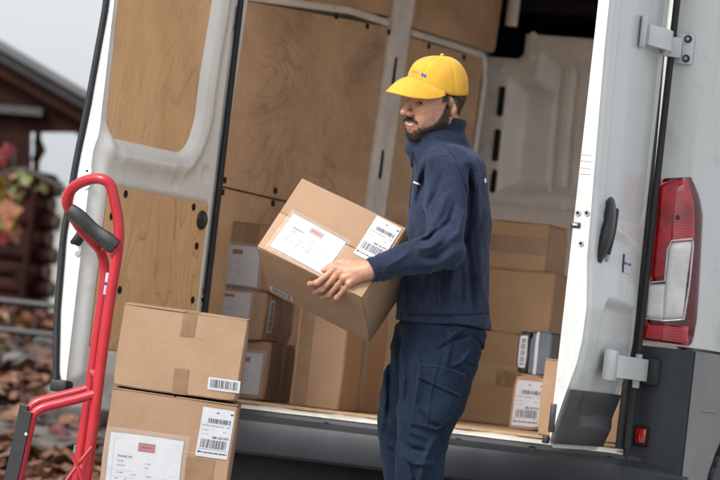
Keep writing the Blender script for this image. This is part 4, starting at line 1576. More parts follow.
# brackets and cross rods between the uprights
tube('cross_bar', [vp(100, 377, NW), vp(92, 372, FWD)], .011, M_REDP2, truck)
tube('cross_bar', [vp(84, 470, NW), vp(80, 466, FWD)], .011, M_REDP2, truck)
tube('cross_bar', [vp(118.5, 240, NW), vp(99, 250, FWD)], .009, M_REDP2, truck)
boxo('bracket', (-.014, -.014, -.022), (.014, .014, .022), M_REDP2, truck, .004, Matrix.Translation(Vector(vp(98.5, 377, NW + .06))), ws=True)
disc('bracket_bolt', vp(99, 386, NW + .03), -fw, .007, .01, M_BOLT, truck)
boxo('sticker_plate', (-.012, -.004, -.034), (.012, .004, .034), M_PAPER, truck, .001, Matrix.Translation(Vector(vp(108.5, 284, NW + .1))) @ TILT, ws=True)
boxo('sticker_band', (-.0122, -.0045, -.005), (.0122, .0045, .005), M_BLUE, truck, .0005, Matrix.Translation(Vector(vp(108.5, 284, NW + .1))) @ TILT, ws=True)
tube('link_rod', [vp(92, 447, NW - .03), vp(80, 462, NW - .03), vp(64, 484, NW - .03)], .0055, M_REDP2, truck, 8)
tube('link_rod', [vp(72, 455, NW - .05), vp(77, 466, NW - .05), vp(85, 490, NW - .05)], .0055, M_REDP2, truck, 8)
tube('link_rod', [vp(75.5, 445, NW - .04), vp(74, 453, NW - .04)], .004, M_BOLT, truck, 8)
# toe plate and wheels below the frame
tb = np.array(M2.translation) - axZ * .005
bm = bmesh.new()
bm_box(bm, (-w2 / 2 - .02, -.16, -.008), (w2 / 2 - .1, .16, 0), .003, Matrix.Translation(Vector(tb)) @ TILT)
from_bm('toe_plate', bm, M_REDP2, truck, world_space=True)
for W in (NW - .06, FWD + .06):
    c = vp(50, 565, W)
    c = np.array((c[0], c[1], .125))
    ax = np.array((-math.sin(YAW), math.cos(YAW), 0))
    V = []
    prof = [(-.022, .05), (-.025, .09), (-.02, .115), (-.008, .124), (.008, .124), (.02, .115), (.025, .09), (.022, .05)]
    for i in range(36):
        a = 2 * math.pi * i / 36
        rd = np.array((math.cos(YAW), math.sin(YAW), 0)) * math.cos(a) + np.array((0, 0, 1)) * math.sin(a)
        V += [c + ax * x + rd * r for x, r in prof]
    F = [(i * 8 + k, i * 8 + (k + 1) % 8, ((i + 1) % 36) * 8 + (k + 1) % 8, ((i + 1) % 36) * 8 + k) for i in range(36) for k in range(8)]
    mesh('wheel', V, F, M_RUBBER, truck, world_space=True)
cn, cf = vp(50, 565, NW - .06), vp(50, 565, FWD + .06)
cn[2] = cf[2] = .125
tube('axle', [cn, cf], .055, M_GRIP, truck)
tube('axle_strut', [(cn * .8 + cf * .2), vp(76, 560, NW)], .012, M_REDP2, truck)
tube('axle_strut', [(cn * .2 + cf * .8), vp(70, 550, FWD)], .012, M_REDP2, truck)

# ------------------------------------------------------------------ the parcel in the courier's arms
WB = 10.93                                  # lens distance of the parcel's far upper corner
PXM = FPX / WB
A_ = vp(302, 178, WB)
def cvec(x, y, z):
    return (RIGHT * x - UP * y + fw * z) / PXM
ea, eb, ec = cvec(104.5, 50.5, -36), cvec(-44.5, 69, -31.4), cvec(9, 46.5, 89)
la, lb, lc = (np.linalg.norm(v) for v in (ea, eb, ec))
ax_ = ea / la
ay_ = -(eb - ax_ * (eb @ ax_)); ay_ /= np.linalg.norm(ay_)
az_ = np.cross(ax_, ay_)
ctr_top = A_ + ea / 2 + eb / 2
bc = ctr_top - az_ * lc
MH = Matrix(((ax_[0], ay_[0], az_[0], bc[0]), (ax_[1], ay_[1], az_[1], bc[1]), (ax_[2], ay_[2], az_[2], bc[2]), (0, 0, 0, 1)))
dh = (la, lb, lc)
held = carton(MH, dh, CARD[0], 'tan cardboard parcel tilted in the courier\'s arms, packing list and shipping label on top', None, seam='x', seed=31, bulge=.002)
TOP0 = ctr_top
def top_uv(px, py):
    q = np.array((MH.inverted() @ Vector(onplane(px, py, TOP0, az_))))
    return q[0] + la / 2, q[1] + lb / 2
def front_pt(px, py, off=0.0):
    """point on the lower visible side of the parcel"""
    return onplane(px, py, ctr_top - ay_ * lb / 2, ay_) - ay_ * off
def top_pt(px, py, off=0.0):
    return onplane(px, py, ctr_top, az_) + az_ * off
def rect_from(tlp, trp, blp):
    a, b, c = (np.array(top_uv(*p)) for p in (tlp, trp, blp))
    w, h = np.linalg.norm(b - a), np.linalg.norm(c - a)
    rot = math.degrees(math.atan2(*(b - a)[::-1]))
    return c, w, h, rot
c_, pw, ph_, rot_ = rect_from((287.5, 212), (340, 240.5), (270, 247))
dlift = (dh[0], dh[1], dh[2] + .0045)
packing_pouch(held, dlift, 'top', c_[0], c_[1], pw, ph_, rot_, M_STAMP_P, .012)
c_, pw, ph_, rot_ = rect_from((377, 216.5), (402, 229), (353, 253.5))
shipping_label(held, dlift, 'top', c_[0], c_[1], pw, ph_, rot_)
barcode_sticker(held, dh, 'front', la * .04, lc * .10, .085, .03, rot=0)

# ------------------------------------------------------------------ background on the left: timber shed, fence, leaves
M_SHED = pmat('dark_red_timber', (.034, .012, .009), (.014, .006, .005), 3, .8, .4, 40, spec=.08)
M_SHEDEND = pmat('log_end', (.075, .052, .042), (.035, .025, .02), 9, .8)
M_ROOF = pmat('roof_metal', (.09, .095, .105), (.07, .075, .08), 3, .45)
M_ROOFLIP = pmat('roof_edge', (.035, .033, .034), (.025, .024, .025), 3, .7, spec=.2)
SY = 9.0
shed = empty('timber_shed', (float(at(0, 338, 1, SY)[0]) - 1.0, SY + 1.5, 0))
tag(shed, 'blurred dark red timber shed with a grey pitched roof behind the left door', 'shed')
def shed_prism(name, pxs, y0, y1, mat):
    V = [at(px, py, 1, y0) for px, py in pxs]
    V = [np.array(v) for v in V] + [np.array((v[0] - .42 * (y1 - y0), y1, v[2])) for v in V]
    k = len(pxs)
    bm = bmesh.new()
    vs = [bm.verts.new(v) for v in V]
    for f in [tuple(range(k)), tuple(range(2 * k - 1, k - 1, -1))] + [(i, i + k, (i + 1) % k + k, (i + 1) % k) for i in range(k)]:
        bm.faces.new([vs[i] for i in f])
    return from_bm(name, bm, mat, shed, sm=False, world_space=True)
shed_prism('roof', [(-260, -112), (-260, -100), (118, 117), (122, 111)], SY - .25, SY + 4, M_ROOF)
shed_prism('roof_edge', [(-260, -99.5), (-260, -88), (114, 126), (118, 118)], SY - .2, SY + 4, M_ROOFLIP)
shed_prism('barge_board', [(-260, -87), (-260, -70), (98, 131), (108, 125)], SY - .12, SY + .0, M_SHED)
for i in range(9):
    x0, x1 = -165 + i * 28, -137.3 + i * 28
    yt0, yt1 = -70 + (x0 + 260) * .561, -70 + (x1 + 260) * .561
    yb = 172 if x1 < 31 else 132
    if yt1 < yb - 4:
        shed_prism('gable_board', [(x0, yt0), (x1, yt1), (x1, yb), (x0, yb)], SY + .01, SY + .06, M_SHED)
shed_prism('tie_beam', [(-200, 88), (-200, 96), (42, 116), (42, 108)], SY - .1, SY, pmat('grey_lit_beam', (.05, .047, .047), (.03, .028, .028), 5, .7))  # lighter grey is a painted highlight along the beam
lz = [at(0, py, 1, SY)[2] for py in range(182, 345, 17)]
for i, z in enumerate(lz):
    ex = at(44 - (i % 2) * 6 - i * 1.2, 182 + 17 * i, 1, SY)[0]
    r_ = .055
    path = [(ex - 2.4, SY + .25, z), (ex - 1.2, SY + .25, z), (ex - .012, SY + .25, z)]
    tube('log', path, r_, M_SHED, shed, 12)
    tube('log_end', [(ex - .012, SY + .25, z), (ex + .004, SY + .25, z)], r_ * .96, M_SHEDEND, shed, 12)
    if i % 2 == 0:
        tube('log', [(ex - .16, SY + .1, z + .05), (ex - .16, SY + .45, z + .05)], r_, M_SHED, shed, 12)
p0, p1 = at(38.5, 128, 1, SY + .1), at(35, 190, 1, SY + .1)
tube('porch_post', [p0, p1, np.array((p1[0], p1[1], .7))], .022, M_SHED, shed, 10)
tube('porch_bracket', [p0 + (0, 0, -.08), p0 + (.04, 0, -.14), p0 + (.0, 0, -.22)], .03, M_SHED, shed, 10)

# pale slope far behind
def hills():
    m, nd, lk, b = newmat('far_slope')
    v = coords(nd, lk)
    n1 = noise(nd, lk, .25, 6, .7, v)
    n2 = noise(nd, lk, 1.4, 5, .7, v)
    c = ramp(nd, lk, n1.outputs[0], [(.35, (.16, .16, .11)), (.55, (.30, .29, .25)), (.7, (.36, .35, .32))]).outputs[0]
    c2 = ramp(nd, lk, n2.outputs[0], [(.4, (.6, .6, .6)), (.6, (1.1, 1.1, 1.1))]).outputs[0]
    lk.new(mix(nd, lk, 1, c, c2, 'MULTIPLY'), b.inputs['Base Color'])
    b.inputs['Roughness'].default_value = .9
    V = []
    n, k = 60, 14
    for i in range(n):
        x = -140 + 280 * i / (n - 1)
        for j in range(k):
            t = j / (k - 1)
            V.append((x, 26 + 60 * t + 3 * math.sin(x * .06), -.2 + 4.6 * (1 - (1 - t) ** 2) + .5 * t * math.sin(x * .21 + 2 * t) + .3 * t * math.sin(x * .5)))
    h = mesh('hillside', V, grid_faces(n, k), m)
    tag(h, kind='structure')
hills()

# black wire fence
M_WIRE = flat('black_fence_wire', (.012, .012, .014), .5)
FY = 6.6
fence = empty('wire_fence', (float(at(0, 330, 1, FY)[0]), FY, 0))
tag(fence, 'blurred black two-rail fence in front of the shed', 'fence')
for (a, b_, r_) in (((-120, 285), (110, 312), .018), ((-120, 314), (110, 341), .018)):
    p0, p1 = at(*a, 1, FY), at(*b_, 1, FY)
    tube('fence_rail', [p0, (p0 + p1) / 2 + (0, 0, -.008), p1], r_, M_WIRE, fence, 8)
for px in (-70, 61, 128):
    p = at(px, 300 + px * .12, 1, FY)
    tube('fence_post', [(p[0], FY, bank(p[0], FY) - .05), (p[0], FY, p[2] + .30)], .022, M_WIRE, fence, 10)
for px in (10, 35, 85):
    p = at(px, 303 + px * .12, 1, FY)
    q = at(px - 3, 330 + px * .12, 1, FY)
    tube('fence_wire', [p, (p + q) / 2 + (.02, 0, 0), q], .007, M_WIRE, fence, 6)

# autumn leaves
def leaf_geo(rng, s):
    """bent, lobed leaf outline as a small fan, local coordinates"""
    k = 9
    pts = [(0, 0, 0)]
    for i in range(k):
        a = 2 * math.pi * i / k
        r_ = s * (.5 + .22 * (i % 2) + .18 * math.cos(a)) * rng.uniform(.85, 1.1)
        pts.append((r_ * math.cos(a), .75 * r_ * math.sin(a), s * .25 * rng.uniform(-.4, .8) * (r_ / s)))
    return pts, [(0, 1 + i, 1 + (i + 1) % k) for i in range(k)]


def leaf_mat(name, stops):
    m, nd, lk, b = newmat(name)
    g = nd.new('ShaderNodeNewGeometry')
    c = ramp(nd, lk, g.outputs['Random Per Island'], stops)
    lk.new(c.outputs[0], b.inputs['Base Color'])
    b.inputs['Roughness'].default_value = .6
    return m
M_LEAF = leaf_mat('fallen_leaf', [(0, (.06, .02, .013)), (.25, (.12, .042, .022)), (.45, (.17, .078, .034)), (.62, (.05, .022, .017)), (.8, (.22, .115, .045)), (.93, (.09, .016, .016)), (1, (.25, .16, .075))])
rl = random.Random(3)
V, F = [], []
for i in range(11000):
    y = rl.uniform(1.0, 9.0)
    ctr = at(40, 420, 1, y)[0]
    x = ctr + rl.uniform(-2.2, 1.6)
    if x > -1.5:
        continue
    # clumps and bare patches
    if math.sin(x * 1.7 + y * .9) + math.sin(y * 2.1 - x * .6) < -1.0 and rl.random() < .8:
        continue
    s = rl.uniform(.06, .13)
    gz = bank(x, y)
    pts, fs = leaf_geo(rl, s)
    Rm = Matrix.Translation((x, y, gz + rl.uniform(.012, .06))) @ Matrix.Rotation(rl.uniform(0, 6.28), 4, 'Z') @ Matrix.Rotation(rl.gauss(0, .45), 4, 'X') @ Matrix.Rotation(rl.gauss(0, .35), 4, 'Y')
    k = len(V)
    V += [tuple(Rm @ Vector(p)) for p in pts]
    F += [tuple(j + k for j in f) for f in fs]
lv = mesh('fallen_leaves', V, F, M_LEAF, sm=False)
tag(lv, 'red-brown fallen leaves strewn over the ground beyond the hand truck', 'leaves', kind='stuff')
M_ROCK = pmat('grey_stone', (.15, .145, .14), (.07, .068, .065), 5, .85, .5, 20, bdist=.01)
for i, (px, py, y, s, lab) in enumerate(((86, 420, 3.2, .22, 'grey stone among leaves beside the hand truck upright, nearest the van door'), (62, 408, 3.9, .15, 'grey stone behind the hand truck support arm'),
                                       (20, 372, 5.4, .11, 'grey stone among leaves below the black fence, far left'), (52, 352, 6.2, .10, 'grey stone just below the black fence near the van door'))):
    y = min(np.linspace(1.5, 9, 300), key=lambda t: abs(at(px, py, 1, t)[2] - bank(at(px, py, 1, t)[0], t)))
    p = at(px, py, 1, y)
    bm = bmesh.new()
    bmesh.ops.create_icosphere(bm, subdivisions=3, radius=1)
    for v in bm.verts:
        q = v.co
        k = 1 + .18 * math.sin(q.x * 4 + i) + .12 * math.sin(q.y * 5 + 2 * i) + .1 * math.sin(q.z * 7 + i)
        v.co = Vector((q.x * s * 1.3 * k, q.y * s * k, max(-.3, q.z) * s * .62 * k))
    o = from_bm('stone', bm, M_ROCK)
    o.location = (float(p[0]), y, bank(float(p[0]), y) + .02)
    tag(o, lab, 'stone', 'stones among the leaves')
# climbing shrub at the left edge
shrub = empty('autumn_shrub', (float(at(-20, 338, 1, 8.2)[0]), 8.2, 0))
tag(shrub, 'shrub with yellow and red autumn leaves at the left edge before the shed', 'shrub')
M_TWIG = pmat('twig_bark', (.05, .04, .035), (.03, .024, .02), 20, .8)
b0 = at(-25, 420, 1, 8.2); b0[2] = bank(b0[0], 8.2) - .03
br_pts = [[b0, at(-18, 250, 1, 8.2), at(-12, 180, 1, 8.2), at(-6, 120, 1, 8.2)],
          [at(-12, 180, 1, 8.2), at(20, 170, 1, 8.0), at(48, 180, 1, 7.9), at(78, 197, 1, 7.8)],
          [at(-16, 230, 1, 8.2), at(2, 205, 1, 8.1), at(12, 180, 1, 8.1), at(15, 150, 1, 8.1)]]
for bp_ in br_pts:
    tube('branch', catmull(bp_, 5), np.linspace(.022, .010, 16), M_TWIG, shrub, 8)
LM = {c: pmat('leaf_' + c, col, tuple(x * .7 for x in col), 30, .5) for c, col in (('yellow', (.46, .33, .06)), ('orange', (.24, .09, .028)), ('red', (.28, .04, .045)), ('green', (.12, .14, .035)))}
rl = random.Random(5)
lm_cache = {}
def shrub_leaf(px, py, c, s):
    if c not in lm_cache:
        pts, fs = leaf_geo(rl, .11)
        me = bpy.data.meshes.new('leaf')
        me.from_pydata(pts, [], fs)
        me.materials.append(LM[c])
        lm_cache[c] = me
    o = bpy.data.objects.new('leaf', lm_cache[c])
    COL.objects.link(o)
    o.parent = shrub
    p = Vector(at(px, py, 1, 8.0 + rl.uniform(-.25, .25))) - shrub.location
    o.matrix_basis = Matrix.Translation(p) @ Matrix.Rotation(rl.uniform(0, 6), 4, 'Z') @ Matrix.Rotation(1.2 + rl.gauss(0, .4), 4, 'X') @ Matrix.Rotation(rl.uniform(0, 6), 4, 'Z') @ Matrix.Scale(s, 4)
for i in range(22):
    shrub_leaf(rl.gauss(-1, 8), rl.gauss(203, 14), rl.choice(('yellow', 'yellow', 'orange', 'green', 'yellow')), rl.uniform(.7, 1.3))
for i in range(7):
    shrub_leaf(rl.gauss(3, 5), rl.gauss(157, 6), rl.choice(('red', 'red', 'orange')), rl.uniform(.7, 1.1))
for i in range(10):
    shrub_leaf(rl.gauss(3, 6), rl.gauss(228, 6), rl.choice(('red', 'orange')), rl.uniform(.7, 1.1))
for i in range(12):
    shrub_leaf(rl.uniform(12, 46), rl.gauss(181, 4), rl.choice(('orange', 'yellow', 'green')), rl.uniform(.5, .9))
# ------------------------------------------------------------------ implicit surfaces for the courier
def smin(a, b, k):
    h = np.maximum(k - np.abs(a - b), 0) / k
    return np.minimum(a, b) - h * h * k * .25


def smax(a, b, k):
    return -smin(-a, -b, k)


def s_cap(p, a, b, ra, rb):
    a, b = np.asarray(a, np.float32), np.asarray(b, np.float32)
    ba = b - a
    pa = p - a
    t = np.clip(pa @ ba / max(1e-9, float(ba @ ba)), 0, 1)
    return np.linalg.norm(pa - t[..., None] * ba, axis=-1) - (ra + (rb - ra) * t)


def s_ell(p, c, r, ax=None):
    q = p - np.asarray(c, np.float32)
    if ax is not None:
        q = q @ np.asarray(ax, np.float32).T
    r = np.asarray(r, np.float32)
    k0 = np.linalg.norm(q / r, axis=-1)
    k1 = np.linalg.norm(q / (r * r), axis=-1)
    return k0 * (k0 - 1) / np.maximum(k1, 1e-6)


def surface_net(fn, lo, hi, h, n=14, margin=1.7):
    lo, hi = np.asarray(lo, float), np.asarray(hi, float)
    nb = np.ceil((hi - lo) / (h * n)).astype(int)
    gi = np.stack(np.meshgrid(*[np.arange(k) for k in nb], indexing='ij'), -1).reshape(-1, 3)
    cent = lo + (gi + .5) * n * h
    rad = .5 * n * h * math.sqrt(3)
    d = fn(cent[:, None, :].astype(np.float32), cent, 0.0)[:, 0]
    gi, cent = gi[np.abs(d) < rad * margin], cent[np.abs(d) < rad * margin]
    DX, DY = int(nb[1] * n + 2), int(nb[2] * n + 2)
    off = np.stack(np.meshgrid(*[np.arange(n + 1)] * 3, indexing='ij'), -1).reshape(-1, 3)
    CK, CV, EK = [], [], []
    corners = [(i, j, k) for i in (0, 1) for j in (0, 1) for k in (0, 1)]
    for s in range(0, len(gi), 120):
        g = gi[s:s + 120]
        idx = g[:, None, :] * n + off[None]
        D = fn((lo + idx * h).astype(np.float32), cent[s:s + 120], rad).reshape(len(g), n + 1, n + 1, n + 1)
        I = D < 0
        c = sum(I[:, i:n + i, j:n + j, k:n + k].astype(np.int8) for i, j, k in corners)
        b_, x, y, z = np.nonzero((c > 0) & (c < 8))
        if len(b_):
            vals = {co: D[b_, x + co[0], y + co[1], z + co[2]] for co in corners}
            acc, cnt = np.zeros((len(b_), 3)), np.zeros(len(b_))
            for co in corners:
                for ax in range(3):
                    if co[ax] == 0:
                        c2 = list(co); c2[ax] = 1; c2 = tuple(c2)
                        v0, v1 = vals[co], vals[c2]
                        m = (v0 < 0) != (v1 < 0)
                        t = np.where(m, v0 / np.where(m, v0 - v1, 1), 0)
                        pt = np.tile(np.array(co, float), (len(b_), 1))
                        pt[:, ax] += t
                        acc += pt * m[:, None]
                        cnt += m
            gidx = g[b_] * n + np.stack((x, y, z), -1)
            CK.append((gidx[:, 0].astype(np.int64) * DX + gidx[:, 1]) * DY + gidx[:, 2])
            CV.append(lo + (gidx + acc / cnt[:, None]) * h)
        for ax in range(3):
            sl0 = [slice(None)] + [slice(0, n)] * 3
            sl1 = list(sl0)
            sl1[1 + ax] = slice(1, n + 1)
            A, B = I[tuple(sl0)], I[tuple(sl1)]
            b_, x, y, z = np.nonzero(A != B)
            gidx = g[b_] * n + np.stack((x, y, z), -1)
            EK.append((ax, gidx, A[b_, x, y, z]))
    CK, CV = np.concatenate(CK), np.concatenate(CV)
    o = np.argsort(CK)
    CK, CV = CK[o], CV[o]
    quads = []
    for ax, gidx, ins in EK:
        if not len(gidx):
            continue
        u, v = (ax + 1) % 3, (ax + 2) % 3
        q, ok = [], np.ones(len(gidx), bool)
        for du, dv in ((0, 0), (-1, 0), (-1, -1), (0, -1)):
            c = gidx.copy()
            c[:, u] += du
            c[:, v] += dv
            key = (c[:, 0].astype(np.int64) * DX + c[:, 1]) * DY + c[:, 2]
            p = np.searchsorted(CK, key)
            p = np.minimum(p, len(CK) - 1)
            ok &= (CK[p] == key)
            q.append(p)
        q = np.stack(q, -1)
        q = np.where(ins[:, None], q, q[:, ::-1])
        quads.append(q[ok])
    return CV, np.concatenate(quads)


def np_mesh(name, V, Q, mat, parent):
    me = bpy.data.meshes.new(name)
    me.vertices.add(len(V))
    me.vertices.foreach_set('co', np.asarray(V, np.float32).ravel())
    me.loops.add(Q.size)
    me.loops.foreach_set('vertex_index', np.asarray(Q, np.int32).ravel())
    me.polygons.add(len(Q))
    me.polygons.foreach_set('loop_start', np.arange(0, Q.size, Q.shape[1], dtype=np.int32))
    me.polygons.foreach_set('loop_total', np.full(len(Q), Q.shape[1], np.int32))
    me.update()
    me.validate()
    me.polygons.foreach_set('use_smooth', [True] * len(me.polygons))
    me.materials.append(mat)
    o = bpy.data.objects.new(name, me)
    COL.objects.link(o)
    o.parent = parent
    return o


# man frame: X to picture right, Y away from the camera, Z up; he faces -X
WM = 11.05
O_ = vp(440, 330, WM)
O_[2] = 0
EX, EY = np.array((math.cos(YAW), math.sin(YAW), 0)), np.array((-math.sin(YAW), math.cos(YAW), 0))
def to_man(p):
    q = np.asarray(p) - O_
    return np.array((q @ EX, q @ EY, q[2]))
def mp(px, py, Y=0.0):
    return to_man(onplane(px, py, O_ + EY * Y, EY))
person = empty('person', tuple(O_), YAW)
tag(person, 'courier in yellow cap, navy fleece jacket and dark work trousers carrying a parcel', 'person')

# --- head frame
PSI, PIT, TILT_H = R(31), R(7), R(7)
HF = np.array((-math.cos(PSI) * math.cos(PIT), -math.sin(PSI) * math.cos(PIT), -math.sin(PIT)))
HL = np.array((math.sin(PSI), -math.cos(PSI), 0.0))
HU = np.cross(HF, HL)
HL, HU = HL * math.cos(TILT_H) - HU * math.sin(TILT_H), HU * math.cos(TILT_H) + HL * math.sin(TILT_H)
HB = np.stack((HF, HL, HU))
ear = mp(452.5, 106, -.09)
HO = ear - (HF * -.008 + HL * .076 + HU * .0)
def H(f, l, u):
    return HO + HF * f + HL * l + HU * u


def head_sdf(P):
    q = ((P - HO.astype(np.float32)) @ HB.T.astype(np.float32))
    qs = q.copy()
    qs[..., 1] = np.abs(qs[..., 1])                       # symmetric features
    d = s_ell(q, (-.001, 0, .035), (.091, .076, .088))
    d = smin(d, s_ell(qs, (.042, 0, -.025), (.052, .062, .078)), .04)
    d = smin(d, s_cap(qs, (.004, .052, -.045), (.068, .014, -.094), .020, .017), .035)
    d = smin(d, s_ell(q, (.076, 0, -.100), (.018, .020, .016)), .022)
    d = smin(d, s_ell(qs, (.066, .036, -.018), (.024, .023, .020)), .026)        # cheekbone
    d = smin(d, s_ell(qs, (.070, .030, -.052), (.024, .024, .022)), .026)        # cheek raised in a smile
    d = smin(d, s_cap(qs, (.088, .004, .026), (.074, .044, .025), .011, .010), .018)
    d = smax(d, -s_ell(qs, (.100, .031, .006), (.018, .017, .011)), .014)        # eye sockets
    d = smin(d, s_ell(qs, (.0745, .031, .006), (.0125, .0155, .0115)), .005)     # lids
    d = smax(d, -s_ell(qs, (.088, .031, .0035), (.007, .0135, .0040)), .002)      # slit
    d = smin(d, s_cap(q, (.091, 0, .018), (.120, 0, -.027), .0075, .0105), .013)  # nose
    d = smin(d, s_ell(q, (.1200, 0, -.031), (.0130, .0122, .0108)), .009)
    d = smin(d, s_ell(qs, (.104, .0140, -.035), (.0140, .0080, .0090)), .008)
    d = smax(d, -s_ell(qs, (.110, .0065, -.042), (.006, .0035, .0035)), .003)
    d = smin(d, s_ell(q, (.075, 0, -.066), (.019, .041, .027)), .018)            # muzzle
    d = smin(d, s_cap(qs, (.0925, 0, -.0585), (.0745, .034, -.0560), .0030, .0020), .008)
    d = smin(d, s_cap(qs, (.0905, 0, -.0800), (.0745, .032, -.0660), .0046, .0024), .006)
    d = smax(d, -s_cap(qs, (.096, .020, -.040), (.086, .033, -.058), .0015, .0012), .010)  # smile crease
    # ears
    e = s_ell(qs, (-.010, .0785, .000), (.0175, .0070, .030), None)
    e = smin(e, s_ell(qs, (-.003, .0755, -.022), (.009, .006, .010)), .006)
    e = smax(e, -s_ell(qs, (-.006, .0865, .001), (.0095, .0065, .017)), .004)
    e = smin(e, s_cap(qs, (-.015, .0815, -.010), (-.013, .0825, .013), .0028, .0028), .004)
    d = smin(d, e, .006)
    return d


NK = [H(-.018, 0, -.05), mp(441, 158, 0)]
def neck_sdf(P):
    d = s_cap(P, NK[0], NK[1], .056, .058)
    return smin(d, s_cap(P, NK[1], NK[1] + (.01, 0, -.08), .060, .05), .03)


# --- hands
def tm(p):
    return to_man(p)
# left hand laid over the parcel's near lower edge
LW = tm(top_pt(371, 274.5, .030))
L_MCP = [tm(top_pt(336.5, 271, .020)), tm(top_pt(340, 276.5, .023)), tm(top_pt(344.5, 281.5, .021)), tm(top_pt(349.5, 286.5, .016))]
L_PIP = [tm(front_pt(321, 276.5, .024)), tm(front_pt(326, 282.5, .026)), tm(front_pt(332.5, 288.5, .024)), tm(front_pt(340, 292.5, .020))]
L_DIP = [tm(front_pt(313, 279.5, .017)), tm(front_pt(319, 287.0, .018)), tm(front_pt(326, 292.5, .017)), tm(front_pt(335, 296, .014))]
L_TIP = [tm(front_pt(310, 282, .0085)), tm(front_pt(316, 290, .0085)), tm(front_pt(323, 295, .0085)), tm(front_pt(332.5, 298, .0085))]
L_TH = [tm(top_pt(360, 268, .018)), tm(top_pt(344, 264.5, .017)), tm(top_pt(332, 267.5, .013)), tm(top_pt(323.5, 272, .010))]
def hand_sdf(P, W, MCP, PIP, DIP, TIP, TH):
    d = None
    for i in range(4):
        c = s_cap(P, W + (MCP[i] - W) * .12, MCP[i], .0155, .0102)
        d = c if d is None else smin(d, c, .014)
    d = smin(d, s_cap(P, W, W + (MCP[1] - W) * .4, .024, .02), .02)
    d = smin(d, s_cap(P, W, (W * .45 + TH[0] * .55), .018, .016), .02)
    for i in range(4):
        r = (.0092, .0094, .0090, .0081)[i]
        f = s_cap(P, MCP[i], PIP[i], r * 1.05, r * .95)
        f = smin(f, s_ell(P, PIP[i], (r * 1.17,) * 3), .004)
        f = smin(f, s_ell(P, DIP[i], (r * .98,) * 3), .003)
        f = smin(f, s_cap(P, PIP[i], DIP[i], r * .93, r * .84), .004)
        f = smin(f, s_cap(P, DIP[i], TIP[i], r * .84, r * .70), .003)
        d = smin(d, f, .005)
    t = s_cap(P, TH[0], TH[1], .0145, .0118)
    t = smin(t, s_cap(P, TH[1], TH[2], .0112, .0100), .004)
    t = smin(t, s_cap(P, TH[2], TH[3], .0100, .0076), .003)
    d = smin(d, t, .012)
    # knuckles and tendons
    for i in range(4):
        d = smin(d, s_ell(P, MCP[i] + KN * .004, (.0085,) * 3), .006)
        d = smin(d, s_cap(P, W * .35 + MCP[i] * .65 + KN * .010, MCP[i] + KN * .007, .0035, .0035), .008)
    return d
KN = to_man(O_ + az_) * 1.0
# right hand under the far lower side of the parcel
_ub = lambda a, y, n: tm(bc + ax_ * a + ay_ * y - az_ * n)
RW = _ub(.13, .06, .035)
R_MCP = [_ub(.04, .095, .018), _ub(.035, .07, .018), _ub(.035, .045, .018), _ub(.045, .022, .018)]
R_PIP = [_ub(.0, .10, .012), _ub(-.01, .07, .012), _ub(-.007, .042, .012), _ub(.012, .015, .012)]
R_DIP = [_ub(-.024, .10, .009), _ub(-.036, .07, .009), _ub(-.032, .042, .009), _ub(-.008, .014, .009)]
R_TIP = [_ub(-.044, .10, .0075), _ub(-.058, .07, .0075), _ub(-.052, .041, .0075), _ub(-.024, .013, .0075)]
R_TH = [_ub(.10, .10, .02), _ub(.07, .125, .016), _ub(.045, .137, .012), _ub(.02, .14, .009)]

# arm joints
SHL, ELB = mp(450, 172, -.175), mp(447, 247, -.25)
SHR, ELR = mp(444, 170, .175), mp(436, 258, .24)
def arms_sdf(P):
    d = smin(s_cap(P, SHL, ELB, .032, .030), s_cap(P, ELB, LW, .030, .0235), .02)
    e = smin(s_cap(P, SHR, ELR, .032, .030), s_cap(P, ELR, RW, .030, .0235), .02)
    d = np.minimum(d, e)
    hipc = mp(440, 318, 0)
    d = smin(d, s_cap(P, NK[1] + (.02, 0, -.10), hipc, .055, .055), .04)
    d = smin(d, s_cap(P, SHL + (0, .03, -.02), SHR + (0, -.03, -.02), .032, .032), .03)
    return d
KNL, KNR = mp(420, 470, -.10), mp(404, 466, .11)
ANL, ANR = np.array((KNL[0] + .05, -.11, .09)), np.array((KNR[0] + .06, .13, .09))
HPL, HPR = mp(442, 335, -.085), mp(438, 335, .085)
def legs_sdf(P):
    d = 1e3
    for hp_, kn, an in ((HPL, KNL, ANL), (HPR, KNR, ANR)):
        e = smin(s_cap(P, hp_, kn, .05, .04), s_cap(P, kn, an, .04, .034), .02)
        e = smin(e, s_cap(P, an + (0, 0, -.04), an + (-.15, 0, -.055), .03, .025), .02)
        d = np.minimum(d, e)
    return smin(d, s_cap(P, HPL + (0, 0, .05), HPR + (0, 0, .05), .05, .05), .04)


def group_fn(groups, k=.012):
    """groups: (fn, centre, radius, blend). Only evaluated near their bounding sphere."""
    def fn(P, cent, rad):
        D = np.full(P.shape[:2], 9.0, np.float32)
        cp = P.mean(axis=1)
        for g, c, r, kk in groups:
            if rad == 0:
                idx = slice(None)
            else:
                idx = np.nonzero(np.linalg.norm(cent - c, axis=1) < r + rad + .05)[0]
                if not len(idx):
                    continue
            D[idx] = smin(D[idx], g(P[idx]).astype(np.float32), kk)
        return D
    return fn


